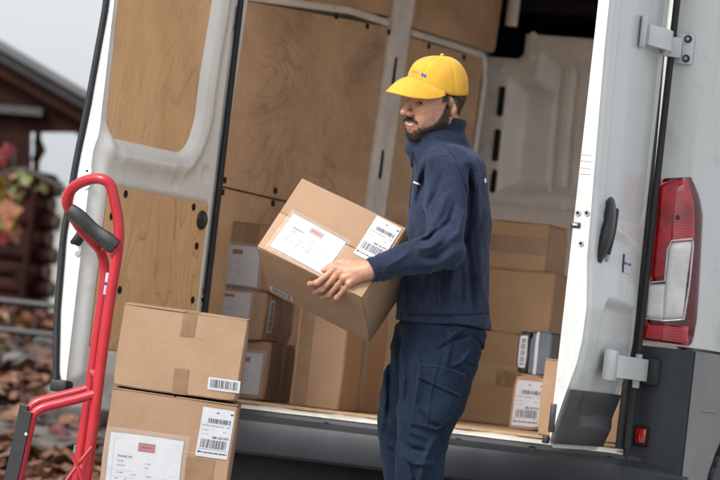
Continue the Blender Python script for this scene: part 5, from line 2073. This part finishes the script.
def skin_mat():
    m, nd, lk, b = newmat('skin')
    at_ = nd.new('ShaderNodeVertexColor')
    at_.layer_name = 'tone'
    v = coords(nd, lk)
    n = noise(nd, lk, 60, 5, .65, v)
    f = ramp(nd, lk, n.outputs[0], [(.3, (.80, .74, .72)), (.7, (1.12, 1.12, 1.12))])
    lk.new(mix(nd, lk, 1, at_.outputs[0], f.outputs[0], 'MULTIPLY'), b.inputs['Base Color'])
    b.inputs['Roughness'].default_value = .48
    b.inputs['Subsurface Weight'].default_value = .12
    b.inputs['Subsurface Radius'].default_value = (.012, .005, .003)
    b.inputs['Subsurface Scale'].default_value = .6
    p = bump(nd, lk, b, noise(nd, lk, 420, 3, .6, v).outputs[0], .18, .0008)
    bump(nd, lk, b, noise(nd, lk, 150, 5, .7, v).outputs[0], .3, .002, p)
    return m


def smoothm(a, b, x):
    t = np.clip((x - a) / (b - a), 0, 1)
    return t * t * (3 - 2 * t)


def face_masks(q):
    f, l, u = q[:, 0], np.abs(q[:, 1]), q[:, 2] + RNG.normal(0, .0011, len(q)) + .002 * np.sin(q[:, 0] * 300) * np.sin(q[:, 2] * 260)
    ub = np.interp(f, [-.01, .012, .022, .036, .050, .064, .076, .12], [.015, .010, -.018, -.046, -.062, -.070, -.074, -.076])
    beard = smoothm(-.007, .011, ub - u) * smoothm(-.006, .006, f) * smoothm(-.135, -.122, u) * smoothm(-.02, .0, f - (.006 - .35 * (u + .07)) * (u < -.06))
    lips = np.exp(-((u + .0765) / .0075) ** 2 * 1.3) * smoothm(.040, .035, l) * (f > .070)
    beard = beard * (1 - np.clip(lips * 1.8, 0, 1))
    cheekgap = smoothm(.034, .040, l) * 0
    must = smoothm(.0080, .0050, np.abs(u + .0495 + .30 * np.maximum(l - .010, 0))) * smoothm(.045, .039, l) * (f > .066)
    beard = beard * (1 - .75 * smoothm(.026, .014, l) * smoothm(.006, .003, np.abs(u + .0905)) * (f > .062))
    beard = np.maximum(beard, must)
    brow = smoothm(.007, .004, np.abs(u - .026)) * smoothm(.052, .046, l) * smoothm(.006, .010, l) * (f > .055)
    hair = np.maximum(smoothm(.022, .03, u - np.interp(f, [-.1, -.03, .0, .03, .05], [-.075, -.05, .005, .005, .02])) * smoothm(.055, .045, f), 0)
    side = smoothm(.005, .015, u) * smoothm(.0, .012, f) * smoothm(.034, .026, f)
    return beard, np.maximum(hair, side), brow, lips


def build_body():
    hc = H(.01, 0, 0)
    gl = (L_MCP[1] + LW) / 2
    gr = (R_MCP[1] + RW) / 2
    groups = [(head_sdf, hc, .17, .02), (neck_sdf, (NK[0] + NK[1]) / 2, .17, .025), (arms_sdf, mp(440, 250, 0), .52, .03), (legs_sdf, np.array((.0, 0, .45)), .72, .03),
              (lambda P: hand_sdf(P, LW, L_MCP, L_PIP, L_DIP, L_TIP, L_TH), gl, .17, .012),
              (lambda P: hand_sdf(P, RW, R_MCP, R_PIP, R_DIP, R_TIP, R_TH), gr, .18, .012)]
    V, Q = surface_net(group_fn(groups), (-.62, -.48, -.0), (.32, .44, 1.80), .0026)
    o = np_mesh('body', V, Q, skin_mat(), person)
    q = (V - HO) @ HB.T
    col = np.tile(np.array((.48, .258, .168)), (len(V), 1))
    isH = (q[:, 2] > -.14) & (np.linalg.norm(q, axis=1) < .17)
    b_, h_, br_, li = face_masks(q)
    for msk, c in ((li * .8, (.45, .15, .13)), (h_ * .92, (.022, .016, .013)), (b_ * .80, (.032, .021, .016)), (br_ * .9, (.02, .014, .011))):
        m_ = (msk * isH)[:, None]
        col = col * (1 - m_) + np.array(c) * m_
    # inside of the mouth, nail beds, knuckle redness
    red = np.exp(-(((q[:, 0] - .112) / .016) ** 2 + (q[:, 1] / .02) ** 2 + ((q[:, 2] + .03) / .016) ** 2))[:, None] * .35
    col = col * (1 - red) + np.array((.47, .20, .14)) * red
    for T_, D_ in zip(L_TIP + R_TIP, L_DIP + R_DIP):
        dd = np.linalg.norm(V - (T_ + (T_ - D_) * .1), axis=1)
        m_ = (np.exp(-(dd / .0085) ** 2) * .7)[:, None]
        col = col * (1 - m_) + np.array((.62, .36, .28)) * m_
    for K_ in L_MCP + L_PIP:
        m_ = (np.exp(-(np.linalg.norm(V - K_, axis=1) / .013) ** 2) * .4)[:, None]
        col = col * (1 - m_) + np.array((.46, .20, .14)) * m_
    ca = o.data.color_attributes.new('tone', 'FLOAT_COLOR', 'POINT')
    ca.data.foreach_set('color', np.concatenate((col, np.ones((len(V), 1))), 1).astype(np.float32).ravel())
    # short beard and hair strands
    nrm = np.zeros(len(V) * 3, np.float32)
    o.data.vertices.foreach_get('normal', nrm)
    nrm = nrm.reshape(-1, 3)
    for name, msk, ln, cnt in (('beard', b_, .0045, 14000), ('hair', h_, .004, 6000)):
        cand = np.nonzero((RNG.random(len(msk)) < msk) & (msk > .12) & isH & (q[:, 2] < .07))[0]
        if not len(cand):
            continue
        pick = RNG.choice(cand, cnt)
        base_ = V[pick] + RNG.normal(0, .0012, (cnt, 3))
        dr_ = nrm[pick] * .55 + np.array((0, 0, -.8)) + RNG.normal(0, .35, (cnt, 3))
        dr_ /= np.linalg.norm(dr_, axis=1)[:, None]
        sd_ = np.cross(dr_, RNG.normal(0, 1, (cnt, 3)))
        sd_ /= np.linalg.norm(sd_, axis=1)[:, None]
        tip = base_ + dr_ * (ln * RNG.uniform(.6, 1.2, (cnt, 1)))
        VV = np.stack((base_ - sd_ * .0005, base_ + sd_ * .0005, tip), 1).reshape(-1, 3)
        tag(np_mesh(name, VV, np.arange(cnt * 3).reshape(-1, 3), M_HAIR, person), kind='stuff')
    return o


M_HAIR = flat('dark_hair', (.02, .013, .01), .6)
body = build_body()
# eyes and teeth
M_EYE = flat('eye_white', (.55, .53, .5), .2)
M_IRIS = flat('dark_iris', (.02, .012, .008), .15)
M_TEETH = flat('teeth', (.56, .53, .47), .35)
for sg in (1, -1):
    bm = bmesh.new()
    bmesh.ops.create_uvsphere(bm, u_segments=16, v_segments=10, radius=.0115, matrix=Matrix.Translation(Vector(H(.0745, .031 * sg, .005))))
    e = from_bm('eye', bm, M_EYE, person)
    bm = bmesh.new()
    bmesh.ops.create_uvsphere(bm, u_segments=12, v_segments=8, radius=.0062, matrix=Matrix.Translation(Vector(H(.0818, .033 * sg, .003))))
    from_bm('iris', bm, M_IRIS, e)
bpy.context.view_layer.update()
def face_patch(name, lo, hi, l0, l1, mat, off, nl=17, nu=4, sgn=1):
    """thin strip lying on the face between the height curves lo(l) and hi(l)"""
    V = []
    for i in range(nl):
        l = l0 + (l1 - l0) * i / (nl - 1)
        for j in range(nu):
            u = lo(l) + (hi(l) - lo(l)) * j / (nu - 1)
            o0 = Vector(H(.25, l * sgn, u))
            hit, loc, nor, _ = body.ray_cast(o0, Vector(-HF))
            V.append(np.array(loc) + HF * off if hit else H(.08, l * sgn, u))
    return mesh(name, V, grid_faces(nl, nu), mat, person)
sm_c = lambda l: -.0690 + 8.5 * l * l
op = lambda l, k, w: k * max(0.0, 1 - (l / w) ** 2) ** .6
M_MOUTH = flat('inner_mouth', (.05, .012, .012), .4)
M_LIP = pmat('lip', (.42, .15, .13), (.34, .11, .10), 90, .4)
face_patch('mouth', lambda l: sm_c(l) - op(l, .0062, .031), lambda l: sm_c(l) + op(l, .0052, .031), -.0308, .0308, M_MOUTH, .0006)
face_patch('teeth', lambda l: sm_c(l) - op(l, .0036, .027), lambda l: sm_c(l) + op(l, .0046, .027), -.0268, .0268, M_TEETH, .0014)
face_patch('lower_lip', lambda l: sm_c(l) - op(l, .0125, .031), lambda l: sm_c(l) - op(l, .0056, .030), -.0300, .0300, M_LIP, .0012)
face_patch('upper_lip', lambda l: sm_c(l) + op(l, .0048, .030), lambda l: sm_c(l) + op(l, .0072, .031), -.0300, .0300, M_LIP, .0010)
for sg in (1, -1):
    lid = lambda l: .0062 - 30 * (l - .031) ** 2
    face_patch('eyelashes', lambda l: lid(l) - .0010, lambda l: lid(l) + .0016, .0165, .046, M_HAIR, .0012, sgn=sg)


# --- clothing
def contour(pts, Y=0.0):
    q = np.array([mp(px, py, Y) for px, py in pts])
    o = np.argsort(q[:, 2])
    return q[o, 2], q[o, 0]
fz, fx = contour([(420, 150), (416, 160), (412.5, 178), (409.5, 200), (407, 225), (403, 255), (399, 285), (396.5, 305), (395.5, 327), (394, 345)])
bz, bx = contour([(462, 128), (471, 138), (478.5, 150), (484.5, 166), (488, 184), (490, 210), (489.5, 240), (488.5, 265), (488.5, 292), (491, 324), (491, 345)])
HEM = mp(443, 324.5, -.1)[2]
SHZ = mp(455, 150, 0)[2]
def loft(P, z, fz_, fx_, bz_, bx_, ryz, ryv, cy=0.0, ex=2.3):
    a, b = np.interp(z, fz_, fx_), np.interp(z, bz_, bx_)
    cx, rx = (a + b) / 2, (b - a) / 2
    ry = np.interp(z, ryz, ryv)
    cy_ = np.interp(z, *cy) if isinstance(cy, tuple) else cy
    k = (np.abs((P[..., 0] - cx) / rx) ** ex + np.abs((P[..., 1] - cy_) / ry) ** ex) ** (1 / ex)
    return (k - 1) * np.minimum(rx, ry)


def fold_pts(lst):
    return [(np.array([mp(px, py, -.2)[[0, 2]] for px, py in pts], np.float32), h, s) for pts, h, s in lst]


def apply_folds(P, d, folds, ycut=0.02):
    x, z, y = P[..., 0], P[..., 2], P[..., 1]
    near = smoothm(ycut + .03, ycut - .03, y)
    for pts, h, s in folds:
        lo_, hi_ = pts.min(0) - 4 * s, pts.max(0) + 4 * s
        m = (x > lo_[0]) & (x < hi_[0]) & (z > lo_[1]) & (z < hi_[1]) & (np.abs(d) < .06)
        if not m.any():
            continue
        q = np.stack((x[m], z[m]), -1)
        best = np.full(len(q), 9.0, np.float32)
        tt = np.zeros(len(q), np.float32)
        n = len(pts) - 1
        for i in range(n):
            a, ba = pts[i], pts[i + 1] - pts[i]
            t = np.clip((q - a) @ ba / (ba @ ba), 0, 1)
            dd = np.linalg.norm(q - a - t[:, None] * ba, axis=1)
            w = dd < best
            best = np.where(w, dd, best)
            tt = np.where(w, (i + t) / n, tt)
        env = np.sin(np.pi * np.clip(tt * .86 + .07, 0, 1)) ** .6
        d[m] -= (2.1 * h * env * np.exp(-(best / (.85 * s)) ** 2)) * near[m]
    return d


def wob(P, f, a, seed):
    x, y, z = P[..., 0] * f, P[..., 1] * f, P[..., 2] * f
    return a * (np.sin(x * 1.1 + 2.1 * np.sin(z * .7 + seed) + seed) * np.sin(z * 1.3 + 1.7 * np.sin(y * .9 + seed * 2)) + .5 * np.sin(z * 2.3 + x * 1.9 + 1.5 * np.sin(y * 2.2 + seed)))


JF = fold_pts([
    # upper arm, elbow and forearm
    ([(446, 196), (440, 212), (433, 224)], .006, .012), ([(454, 205), (449, 222), (438, 233)], -.006, .010), ([(462, 215), (458, 234), (446, 243)], .006, .012),
    ([(436, 232), (428, 240), (420, 243)], -.008, .009), ([(441, 240), (430, 249), (417, 250)], .007, .011), ([(447, 250), (434, 259), (420, 259)], -.005, .010),
    ([(455, 252), (440, 266), (424, 267)], .004, .011), ([(410, 252), (397, 262), (386, 268)], .004, .010), ([(408, 270), (397, 275), (386, 278)], -.003, .008),
    ([(432, 178), (428, 195), (424, 208)], .005, .012), ([(441, 176), (437, 192), (431, 205)], -.004, .009),
    # shoulder seam and armpit
    ([(446, 146), (455, 160), (463, 180), (468, 205)], -.005, .004), ([(469, 168), (472, 190), (471, 215), (465, 242)], -.016, .014), ([(478, 175), (480, 200), (478, 225)], .005, .012),
    # body drapes
    ([(466, 240), (470, 260), (472, 285), (474, 308)], -.009, .013), ([(480, 235), (481, 262), (482, 290)], .006, .013), ([(455, 265), (452, 285), (449, 305)], .006, .014),
    ([(442, 268), (443, 285), (444, 306)], -.006, .010), ([(430, 272), (428, 292), (424, 308)], .005, .013), ([(462, 268), (463, 288), (462, 308)], -.005, .010),
    ([(412, 290), (416, 300), (420, 310)], .005, .010), ([(420, 165), (417, 180), (413, 200)], .004, .010), ([(427, 160), (424, 178), (419, 200)], -.005, .009),
    # hem stitching, hem band, front zip placket, pocket zip
    ([(396, 312), (420, 315), (450, 316), (475, 315), (491, 313)], -.0035, .0035),
    ([(434, 281), (436, 292), (437.5, 303)], -.006, .0035), ([(430.5, 281), (432.5, 303)], .003, .004),
    ([(415, 150), (413, 172), (410, 200), (407, 228)], -.004, .0035),
])
COLC = (mp(439, 152, 0), mp(434, 124, 0))


def jacket_sdf(P):
    z = P[..., 2]
    d = loft(P, z, fz, fx, bz, bx, [HEM - .02, HEM + .05, HEM + .18, SHZ - .20, SHZ - .06, SHZ - .01, SHZ + .03], [.198, .19, .178, .188, .178, .140, .10])
    d = smax(d, z - (SHZ + .005), .05)
    # shoulders and sleeves
    d = smin(d, s_cap(P, SHL + (0, .045, .010), SHR + (0, -.045, .010), .066, .066), .05)
    d = smin(d, s_cap(P, SHL + (.0, .012, -.006), ELB, .074, .060), .035)
    dr = smin(s_cap(P, SHR, ELR, .074, .060), s_cap(P, ELR, RW + (ELR - RW) * .13, .060, .042), .03)
    d = smin(d, dr, .03)
    fa = s_cap(P, ELB, LW + (ELB - LW) * .03, .062, .0405)
    d = smin(d, fa, .022)
    # cuff opening
    wd = (ELB - LW) / np.linalg.norm(ELB - LW)
    tcut = (P - LW.astype(np.float32)) @ wd.astype(np.float32)
    near = np.linalg.norm(P - LW.astype(np.float32), axis=-1) < .12
    cuffline = np.abs(tcut - .022)
    d = np.where(near, d + .003 * np.exp(-(cuffline / .004) ** 2), d)
    d = np.where(near, smax(d, -.004 - tcut, .004), d)
    # stand-up collar: loose tube round the neck, higher at the nape
    c0, c1 = COLC
    t = np.clip((P - c0.astype(np.float32)) @ (c1 - c0).astype(np.float32) / float((c1 - c0) @ (c1 - c0)), -.6, 1.4)
    ctr = c0 + t[..., None] * (c1 - c0)
    qx, qy = P[..., 0] - ctr[..., 0], P[..., 1] - ctr[..., 1]
    rx = .086 + .004 * t
    kk = np.sqrt((qx / rx) ** 2 + (qy / (.078)) ** 2)
    dc = np.abs((kk - 1) * .08 + .004 * np.sin(9 * t + 3 * qx / .08)) - .0055
    top = (mp(410, 136, 0)[2] + .004) + (qx + .085) * .40
    dc = smax(dc, z - top - .006 * np.sin(qx * 40), .008)
    dc = smax(dc, (SHZ - .06) - z, .02)
    d = smin(d, dc, .028)
    d = d + wob(P, 18, .0034, 1.3) + wob(P, 38, .0014, 4.1)
    d = apply_folds(P, d, JF)
    # hem: cut flat, hollow underneath
    d = smax(d, HEM - z + .004 * np.sin(P[..., 0] * 23), .006)
    inner = loft(P, z, fz, fx, bz, bx, [HEM - .02, HEM + .1], [.186, .18]) + .012
    d = np.where(z < HEM + .05, smax(d, -smax(inner, z - HEM - .03, .01), .004), d)
    return d


def fleece():
    m, nd, lk, b = newmat('navy_fleece')
    v = coords(nd, lk)
    n1 = noise(nd, lk, 9, 5, .65, v)
    n2 = noise(nd, lk, 260, 3, .7, v)
    c = ramp(nd, lk, n1.outputs[0], [(.3, (.014, .0195, .038)), (.7, (.027, .0365, .068))]).outputs[0]
    f = ramp(nd, lk, n2.outputs[0], [(.35, (.78, .78, .78)), (.65, (1.22, 1.22, 1.22))]).outputs[0]
    n3 = noise(nd, lk, 75, 5, .7, v, .6)
    f3 = ramp(nd, lk, n3.outputs[0], [(.35, (.82, .82, .84)), (.68, (1.2, 1.2, 1.18))]).outputs[0]
    lint = ramp(nd, lk, noise(nd, lk, 330, 2, .5, v).outputs[0], [(.735, (0, 0, 0)), (.76, (.3, .3, .3))]).outputs[0]
    cc = mix(nd, lk, 1, mix(nd, lk, 1, c, f, 'MULTIPLY'), f3, 'MULTIPLY')
    lk.new(mix(nd, lk, lint, cc, (.22, .24, .3)), b.inputs['Base Color'])
    b.inputs['Roughness'].default_value = .92
    b.inputs['Specular IOR Level'].default_value = .15
    b.inputs['Sheen Weight'].default_value = .22
    b.inputs['Sheen Roughness'].default_value = .45
    b.inputs['Sheen Tint'].default_value = (.35, .45, .75, 1)
    p = bump(nd, lk, b, n2.outputs[0], .5, .0015)
    bump(nd, lk, b, noise(nd, lk, 45, 4, .6, v).outputs[0], .35, .004, p)
    return m


def twill():
    m, nd, lk, b = newmat('dark_navy_twill')
    v = coords(nd, lk)
    n1 = noise(nd, lk, 7, 6, .7, v)
    c = ramp(nd, lk, n1.outputs[0], [(.3, (.006, .0115, .025)), (.7, (.0115, .0225, .045))]).outputs[0]
    lk.new(c, b.inputs['Base Color'])
    b.inputs['Roughness'].default_value = .8
    b.inputs['Specular IOR Level'].default_value = .12
    b.inputs['Sheen Weight'].default_value = .06
    b.inputs['Sheen Tint'].default_value = (.4, .55, .8, 1)
    wv = nd.new('ShaderNodeTexWave')
    wv.bands_direction = 'DIAGONAL'
    wv.inputs['Scale'].default_value = 220
    lk.new(v, wv.inputs['Vector'])
    p = bump(nd, lk, b, wv.outputs[0], .12, .0008)
    bump(nd, lk, b, noise(nd, lk, 30, 5, .65, v).outputs[0], .45, .006, p)
    return m


whole = np.array((0, 0, 1.2))
V, Q = surface_net(group_fn([(jacket_sdf, whole, 3, .001)]), (-.42, -.40, HEM - .03), (.28, .40, SHZ + .17), .0036, margin=2.2)
jacket = np_mesh('jacket', V, Q, fleece(), person)

# trousers
n_fz, n_fx = contour([(401, 326), (402, 342), (399, 380), (397, 430), (394.5, 480), (395, 520), (402, 580), (400, 610)], -.1)
n_bz, n_bx = contour([(489, 312), (487, 328), (483.5, 345), (479, 363), (470.5, 390), (462, 413), (452, 437), (445.5, 455), (442, 482), (446, 520), (450, 560), (448, 610)], -.1)
f_fz, f_fx = contour([(396, 318), (394, 335), (387.5, 363), (381, 395), (377.5, 426), (380, 455), (384.5, 480), (384, 520), (392, 580), (392, 610)], .1)
f_bz, f_bx = contour([(470, 320), (466, 345), (456, 380), (446, 413), (437, 445), (434, 480), (438, 520), (444, 580), (444, 610)], .1)
TF = fold_pts([
    ([(446, 343), (455, 334), (466, 328)], .005, .008), ([(440, 350), (452, 340), (470, 336)], -.004, .007), ([(416, 345), (419, 375), (414, 410)], .006, .014),
    ([(407, 350), (409, 380), (405, 415)], -.006, .011), ([(403, 420), (412, 432), (424, 438)], .006, .010), ([(400, 440), (411, 449), (428, 452)], -.006, .009),
    ([(402, 455), (415, 464), (432, 464)], .007, .010), ([(420, 412), (430, 424), (442, 428)], -.006, .008), ([(434, 440), (425, 458), (420, 480)], .006, .011),
    ([(412, 466), (416, 478), (415, 492)], -.006, .010), ([(441, 350), (436, 368), (431, 392), (426, 430)], .0025, .004),
    ([(470, 352), (462, 362), (452, 366)], .004, .008), ([(440, 330), (446, 338), (449, 350)], -.003, .005), ([(450, 330), (449, 350), (445, 372)], .004, .009),
    ([(385, 372), (386, 400), (383, 430)], .005, .010), ([(392, 350), (391, 385), (390, 420)], -.005, .009), ([(380, 436), (388, 446), (394, 450)], .006, .009),
    ([(474, 335), (482, 345), (483, 352)], -.004, .005), ([(461, 360), (472, 366), (480, 362)], -.003, .004),
])
# cargo pocket outline in the picture plane: flap and pouch
def poly_sd(P2, pts):
    """signed distance to a polygon in (X,Z)"""
    n = len(pts)
    best = np.full(P2.shape[:-1], 9.0, np.float32)
    ins = np.zeros(P2.shape[:-1], bool)
    for i in range(n):
        a, b_ = pts[i], pts[(i + 1) % n]
        ba = b_ - a
        t = np.clip((P2 - a) @ ba / (ba @ ba), 0, 1)
        best = np.minimum(best, np.linalg.norm(P2 - a - t[..., None] * ba, axis=-1))
        c = ((a[1] > P2[..., 1]) != (b_[1] > P2[..., 1])) & (P2[..., 0] < (b_[0] - a[0]) * (P2[..., 1] - a[1]) / (b_[1] - a[1] + 1e-9) + a[0])
        ins ^= c
    return np.where(ins, -best, best)
flap = np.array([mp(px, py, -.2)[[0, 2]] for px, py in ((420, 364), (441, 366), (466, 375), (461, 397), (447, 391), (417, 377))], np.float32)
pouch = np.array([mp(px, py, -.2)[[0, 2]] for px, py in ((418, 375), (462, 396), (453, 418), (437, 431), (411, 425), (413, 400))], np.float32)


def trousers_sdf(P):
    z = P[..., 2]
    zc = np.clip(z, .10, 2)
    ryz = [.08, .35, .50, .70, .86, 1.0]
    a = loft(P, zc, n_fz, n_fx, n_bz, n_bx, ryz, [.085, .088, .095, .105, .105, .10], ([.1, .5, .9], [-.115, -.10, -.085]), 2.1)
    b_ = loft(P, zc, f_fz, f_fx, f_bz, f_bx, ryz, [.085, .088, .095, .105, .105, .10], ([.1, .5, .9], [.13, .11, .085]), 2.1)
    d = smin(a, b_, .014)
    hip = loft(P, zc, n_fz, n_fx + .0, n_bz, n_bx - .004, [.8, .9, 1.1], [.17, .178, .165], 0.0, 2.4)
    hip = smax(hip, (HEM - .075) - z, .06)
    d = smin(d, hip, .03)
    d = smax(d, z - (HEM + .06), .01)
    d = smax(d, .085 - z, .01)
    d = d + wob(P, 15, .0036, 2.2) + wob(P, 34, .0016, .6) + .017 * smoothm(HEM - .02, HEM + .015, z)
    d = apply_folds(P, d, TF, .25)
    m = (np.abs(d) < .05) & (P[..., 1] < -.05)
    if m.any():
        q = P[m][:, [0, 2]]
        pd = poly_sd(q, pouch)
        d[m] -= .012 * smoothm(.003, -.005, pd) - .002 * np.exp(-((pd + .012) / .002) ** 2)
        fd = poly_sd(q, flap)
        d[m] -= .009 * smoothm(.002, -.002, fd) - .0016 * np.exp(-((fd + .008) / .0018) ** 2)
    return d
V, Q = surface_net(group_fn([(trousers_sdf, whole, 3, .001)]), (-.30, -.28, .05), (.24, .30, HEM + .08), .0034, margin=2.2)
trousers = np_mesh('trousers', V, Q, twill(), person)
bpy.context.view_layer.update()
def t_thread(px, r_):
    out = []
    for a, b_ in px:
        p = mp(a, b_, -.2)
        hit, loc, nor, _ = trousers.ray_cast(Vector((p[0], -1.0, p[2])), Vector((0, 1, 0)))
        if hit:
            out.append(np.array(loc + nor * .0006))
    if len(out) > 2:
        V, F = tube_data(catmull(out, 3), r_, 6)
        mesh('seam_stitch', V, F, M_TSEAM, trousers)
M_TSEAM = flat('trouser_thread', (.012, .021, .042), .8)
t_thread([(421, 365.5), (441, 367.5), (464.5, 376)], .0009)
t_thread([(417.8, 376), (446.5, 389.5), (460, 395)], .0009)
t_thread([(414, 402), (412.5, 423.5), (436, 429), (451, 417)], .0009)
t_thread([(449, 332), (446, 350), (442, 366)], .001)
t_thread([(437, 432), (433, 455), (430, 478)], .001)
t_thread([(461, 352), (470, 360), (478, 358)], .0009)
# boots (below the picture edge)
M_BOOT = pmat('black_boot', (.015, .014, .013), (.01, .01, .01), 20, .5)
for an in (ANL, ANR):
    V, Q = surface_net(group_fn([(lambda P, an=an: smax(smin(smin(s_cap(P, an + (.01, 0, .06), an + (.01, 0, -.03), .055, .052), s_ell(P, an + (-.09, 0, -.05), (.13, .048, .042)), .04), s_ell(P, an + (.02, 0, -.045), (.06, .045, .05)), .03), .0 - P[..., 2], .01), an, 1, .001)]),
                       an + (-.25, -.08, -.095), an + (.12, .08, .16), .006, margin=2)
    np_mesh('boot', V, Q, M_BOOT, person)

# small printed marks on the jacket: project flat patches onto the fleece
bpy.context.view_layer.update()
def on_cloth(ob, pts, off=.0025):
    """cast man-frame points towards the cloth from the camera side"""
    out = []
    for p in pts:
        o0 = Vector((p[0], -1.0, p[2]))
        hit, loc, nor, _ = ob.ray_cast(o0, Vector((0, 1, 0)))
        out.append(np.array(loc + nor * off) if hit else np.array(p))
    return out
M_WHITEP = flat('white_embroidery', (.72, .78, .88), .8)
M_PINKP = flat('red_embroidery', (.70, .16, .16), .8)
def mark(name, quad, mat, k=5):
    q = [mp(px, py, -.2) for px, py in quad]
    pts = [(q[0] * (1 - u) + q[1] * u) * (1 - v) + (q[3] * (1 - u) + q[2] * u) * v for u in np.linspace(0, 1, k) for v in np.linspace(0, 1, k)]
    mesh(name, on_cloth(jacket, pts), grid_faces(k, k), mat, jacket)
mark('chest_logo', [(414.8, 179.5), (419.8, 182), (419.5, 183.6), (414.5, 181.2)], M_WHITEP)
mark('chest_logo', [(420, 181.8), (421.6, 182.4), (421.3, 185.6), (419.9, 184.8)], M_PINKP)
mark('back_print', [(484.6, 177.5), (486.6, 175.5), (488.0, 179.5), (485.8, 181.5)], M_WHITEP)
def thread(name, px, r, mat, par=None):
    pts = on_cloth(jacket, [mp(a, b_, -.2) for a, b_ in px], .001)
    V, F = tube_data(pts, r, 6)
    mesh(name, V, F, mat, par or jacket)
M_ZIP = flat('dark_zip', (.008, .01, .016), .5)
thread('pocket_zip', [(434, 282), (435.4, 289), (436.6, 296), (437.4, 302)], .0022, M_ZIP)
M_SEAM = flat('navy_thread', (.010, .014, .03), .8)
thread('seam_stitch', [(447, 147), (455, 160), (462, 178), (467, 200), (469, 215)], .0013, M_SEAM)
thread('seam_stitch', [(397, 314.2), (415, 316), (440, 317.2), (465, 317), (489, 315)], .0011, M_SEAM)
thread('seam_stitch', [(470, 222), (472, 250), (474, 280), (476, 312)], .0012, M_SEAM)
thread('seam_stitch', [(388, 262), (391, 275), (394, 287)], .0011, M_SEAM)
thread('front_zip', [(414.8, 152), (413.2, 170), (411, 190), (409, 208)], .002, M_ZIP)

# --- cap
M_CAP = None
def cap_mat():
    m, nd, lk, b = newmat('yellow_cotton')
    v = coords(nd, lk)
    n1 = noise(nd, lk, 22, 4, .6, v)
    c = ramp(nd, lk, n1.outputs[0], [(.3, (.60, .315, .018)), (.7, (.70, .385, .028))]).outputs[0]
    lk.new(c, b.inputs['Base Color'])
    b.inputs['Roughness'].default_value = .75
    b.inputs['Sheen Weight'].default_value = .15
    p = bump(nd, lk, b, noise(nd, lk, 600, 3, .7, v).outputs[0], .5, .001)
    bump(nd, lk, b, noise(nd, lk, 28, 3, .6, v).outputs[0], .3, .006, p)
    return m
M_CAP = cap_mat()
CU = .034
def cap_pt(a, b_, off=0.0):
    """a: angle round the head (0 = front), b_: 0 rim .. 1 crown"""
    pr = math.cos(b_ * math.pi / 2) ** .78
    sh = math.sin(b_ * math.pi / 2) ** .92
    seam = sum(math.exp(-(((a - k * math.pi / 3 + math.pi / 6) + math.pi) % (2 * math.pi) - math.pi) ** 2 / .0009) for k in range(6))
    w = .0022 * math.sin(3 * a + 5 * b_) * math.sin(4 * b_ + 2 * a) + .0016 * math.sin(9 * b_ + 4 * math.sin(3 * a)) * b_ - .0020 * seam * (1 - b_ ** 4)
    f_, l_ = (.109 if math.cos(a) > 0 else .109 - .014 * min(1, -2 * math.cos(a))), .0865
    base_u = CU + .046 * max(0, math.cos(a)) ** 1.5
    top_u = .150
    return H(-.004 + (f_ + w + off) * pr * math.cos(a), (l_ + w + off) * pr * math.sin(a), base_u + (top_u - base_u + off) * sh)
na, nb_ = 120, 28
V = [cap_pt(2 * math.pi * i / na, j / (nb_ - 1) * .999) for j in range(nb_) for i in range(na)]
cap = mesh('cap', V, grid_faces(nb_, na, True), M_CAP, person, ang=60)
md = cap.modifiers.new('thick', 'SOLIDIFY'); md.thickness = .0022; md.offset = -1
bm = bmesh.new()
bmesh.ops.create_uvsphere(bm, u_segments=12, v_segments=8, radius=.0065, matrix=Matrix.Translation(Vector(cap_pt(0, 1, .002))))
from_bm('cap_button', bm, M_CAP, cap)
V = []
ni, nj = 49, 16
for i in range(ni):
    t_ = -1 + 2 * i / (ni - 1)
    a = R(74 * t_)
    p0 = cap_pt(a, .015)
    at_ = abs(t_)
    out = H(.180 - .153 * at_ ** 2.3, .087 * math.sin(t_ * 1.5), np.interp(at_, [0, .2, .4, .6, .8, .92, 1], [.031, .031, .027, .022, .020, .025, .034]))
    for j in range(nj):
        t = j / (nj - 1)
        V.append(p0 * (1 - t) + out * t + HU * (.010 * math.sin(math.pi * t) * (1 - at_ ** 2)))
brim = mesh('cap_brim', V, grid_faces(ni, nj), M_CAP, cap, ang=60)
md = brim.modifiers.new('thick', 'SOLIDIFY'); md.thickness = .0035; md.offset = 0
# stitching rows on the brim and the sweatband seam
def brim_pt(t_, t):
    at_ = abs(t_)
    p0 = cap_pt(R(74 * t_), .015)
    out = H(.180 - .153 * at_ ** 2.3, .087 * math.sin(t_ * 1.5), np.interp(at_, [0, .2, .4, .6, .8, .92, 1], [.031, .031, .027, .022, .020, .025, .034]))
    return p0 * (1 - t) + out * t + HU * (.010 * math.sin(math.pi * t) * (1 - at_ ** 2) + .0020)
M_STITCH = flat('yellow_thread', (.52, .27, .016), .8)
for t in (.2, .36, .52, .68, .84):
    tube('brim_stitching', [brim_pt(k, t) for k in np.linspace(-.9, .9, 40)], .0005, M_STITCH, cap, 5, ws=False)
for k in range(6):
    tube('panel_seam', [cap_pt(k * math.pi / 3 - math.pi / 6, b_, .0002) for b_ in np.linspace(.02, .97, 24)], .0006, M_STITCH, cap, 5, ws=False)
# lettering on the front panel, read from his right to his left
tv, tf = text_mesh('EXPRESS', .0125, True)
wtx = max(v[0] for v in tv)
def on_cap(x, y, o=.0012):
    a = .40 - (wtx - x) / .109
    return cap_pt(a, .13 + y / .13, o)
M_ORANGEP = flat('orange_lettering', (.75, .25, .10), .7)
mesh('cap_lettering', [on_cap(x, y) for x, y, _ in tv], tf, M_ORANGEP, cap, sm=False)
V = [cap_pt(.47 + .17 * i / 5, .125 + .065 * j / 2, .0014) for i in range(6) for j in range(3)]
mesh('cap_patch', V, grid_faces(6, 3), M_BLUE, cap)
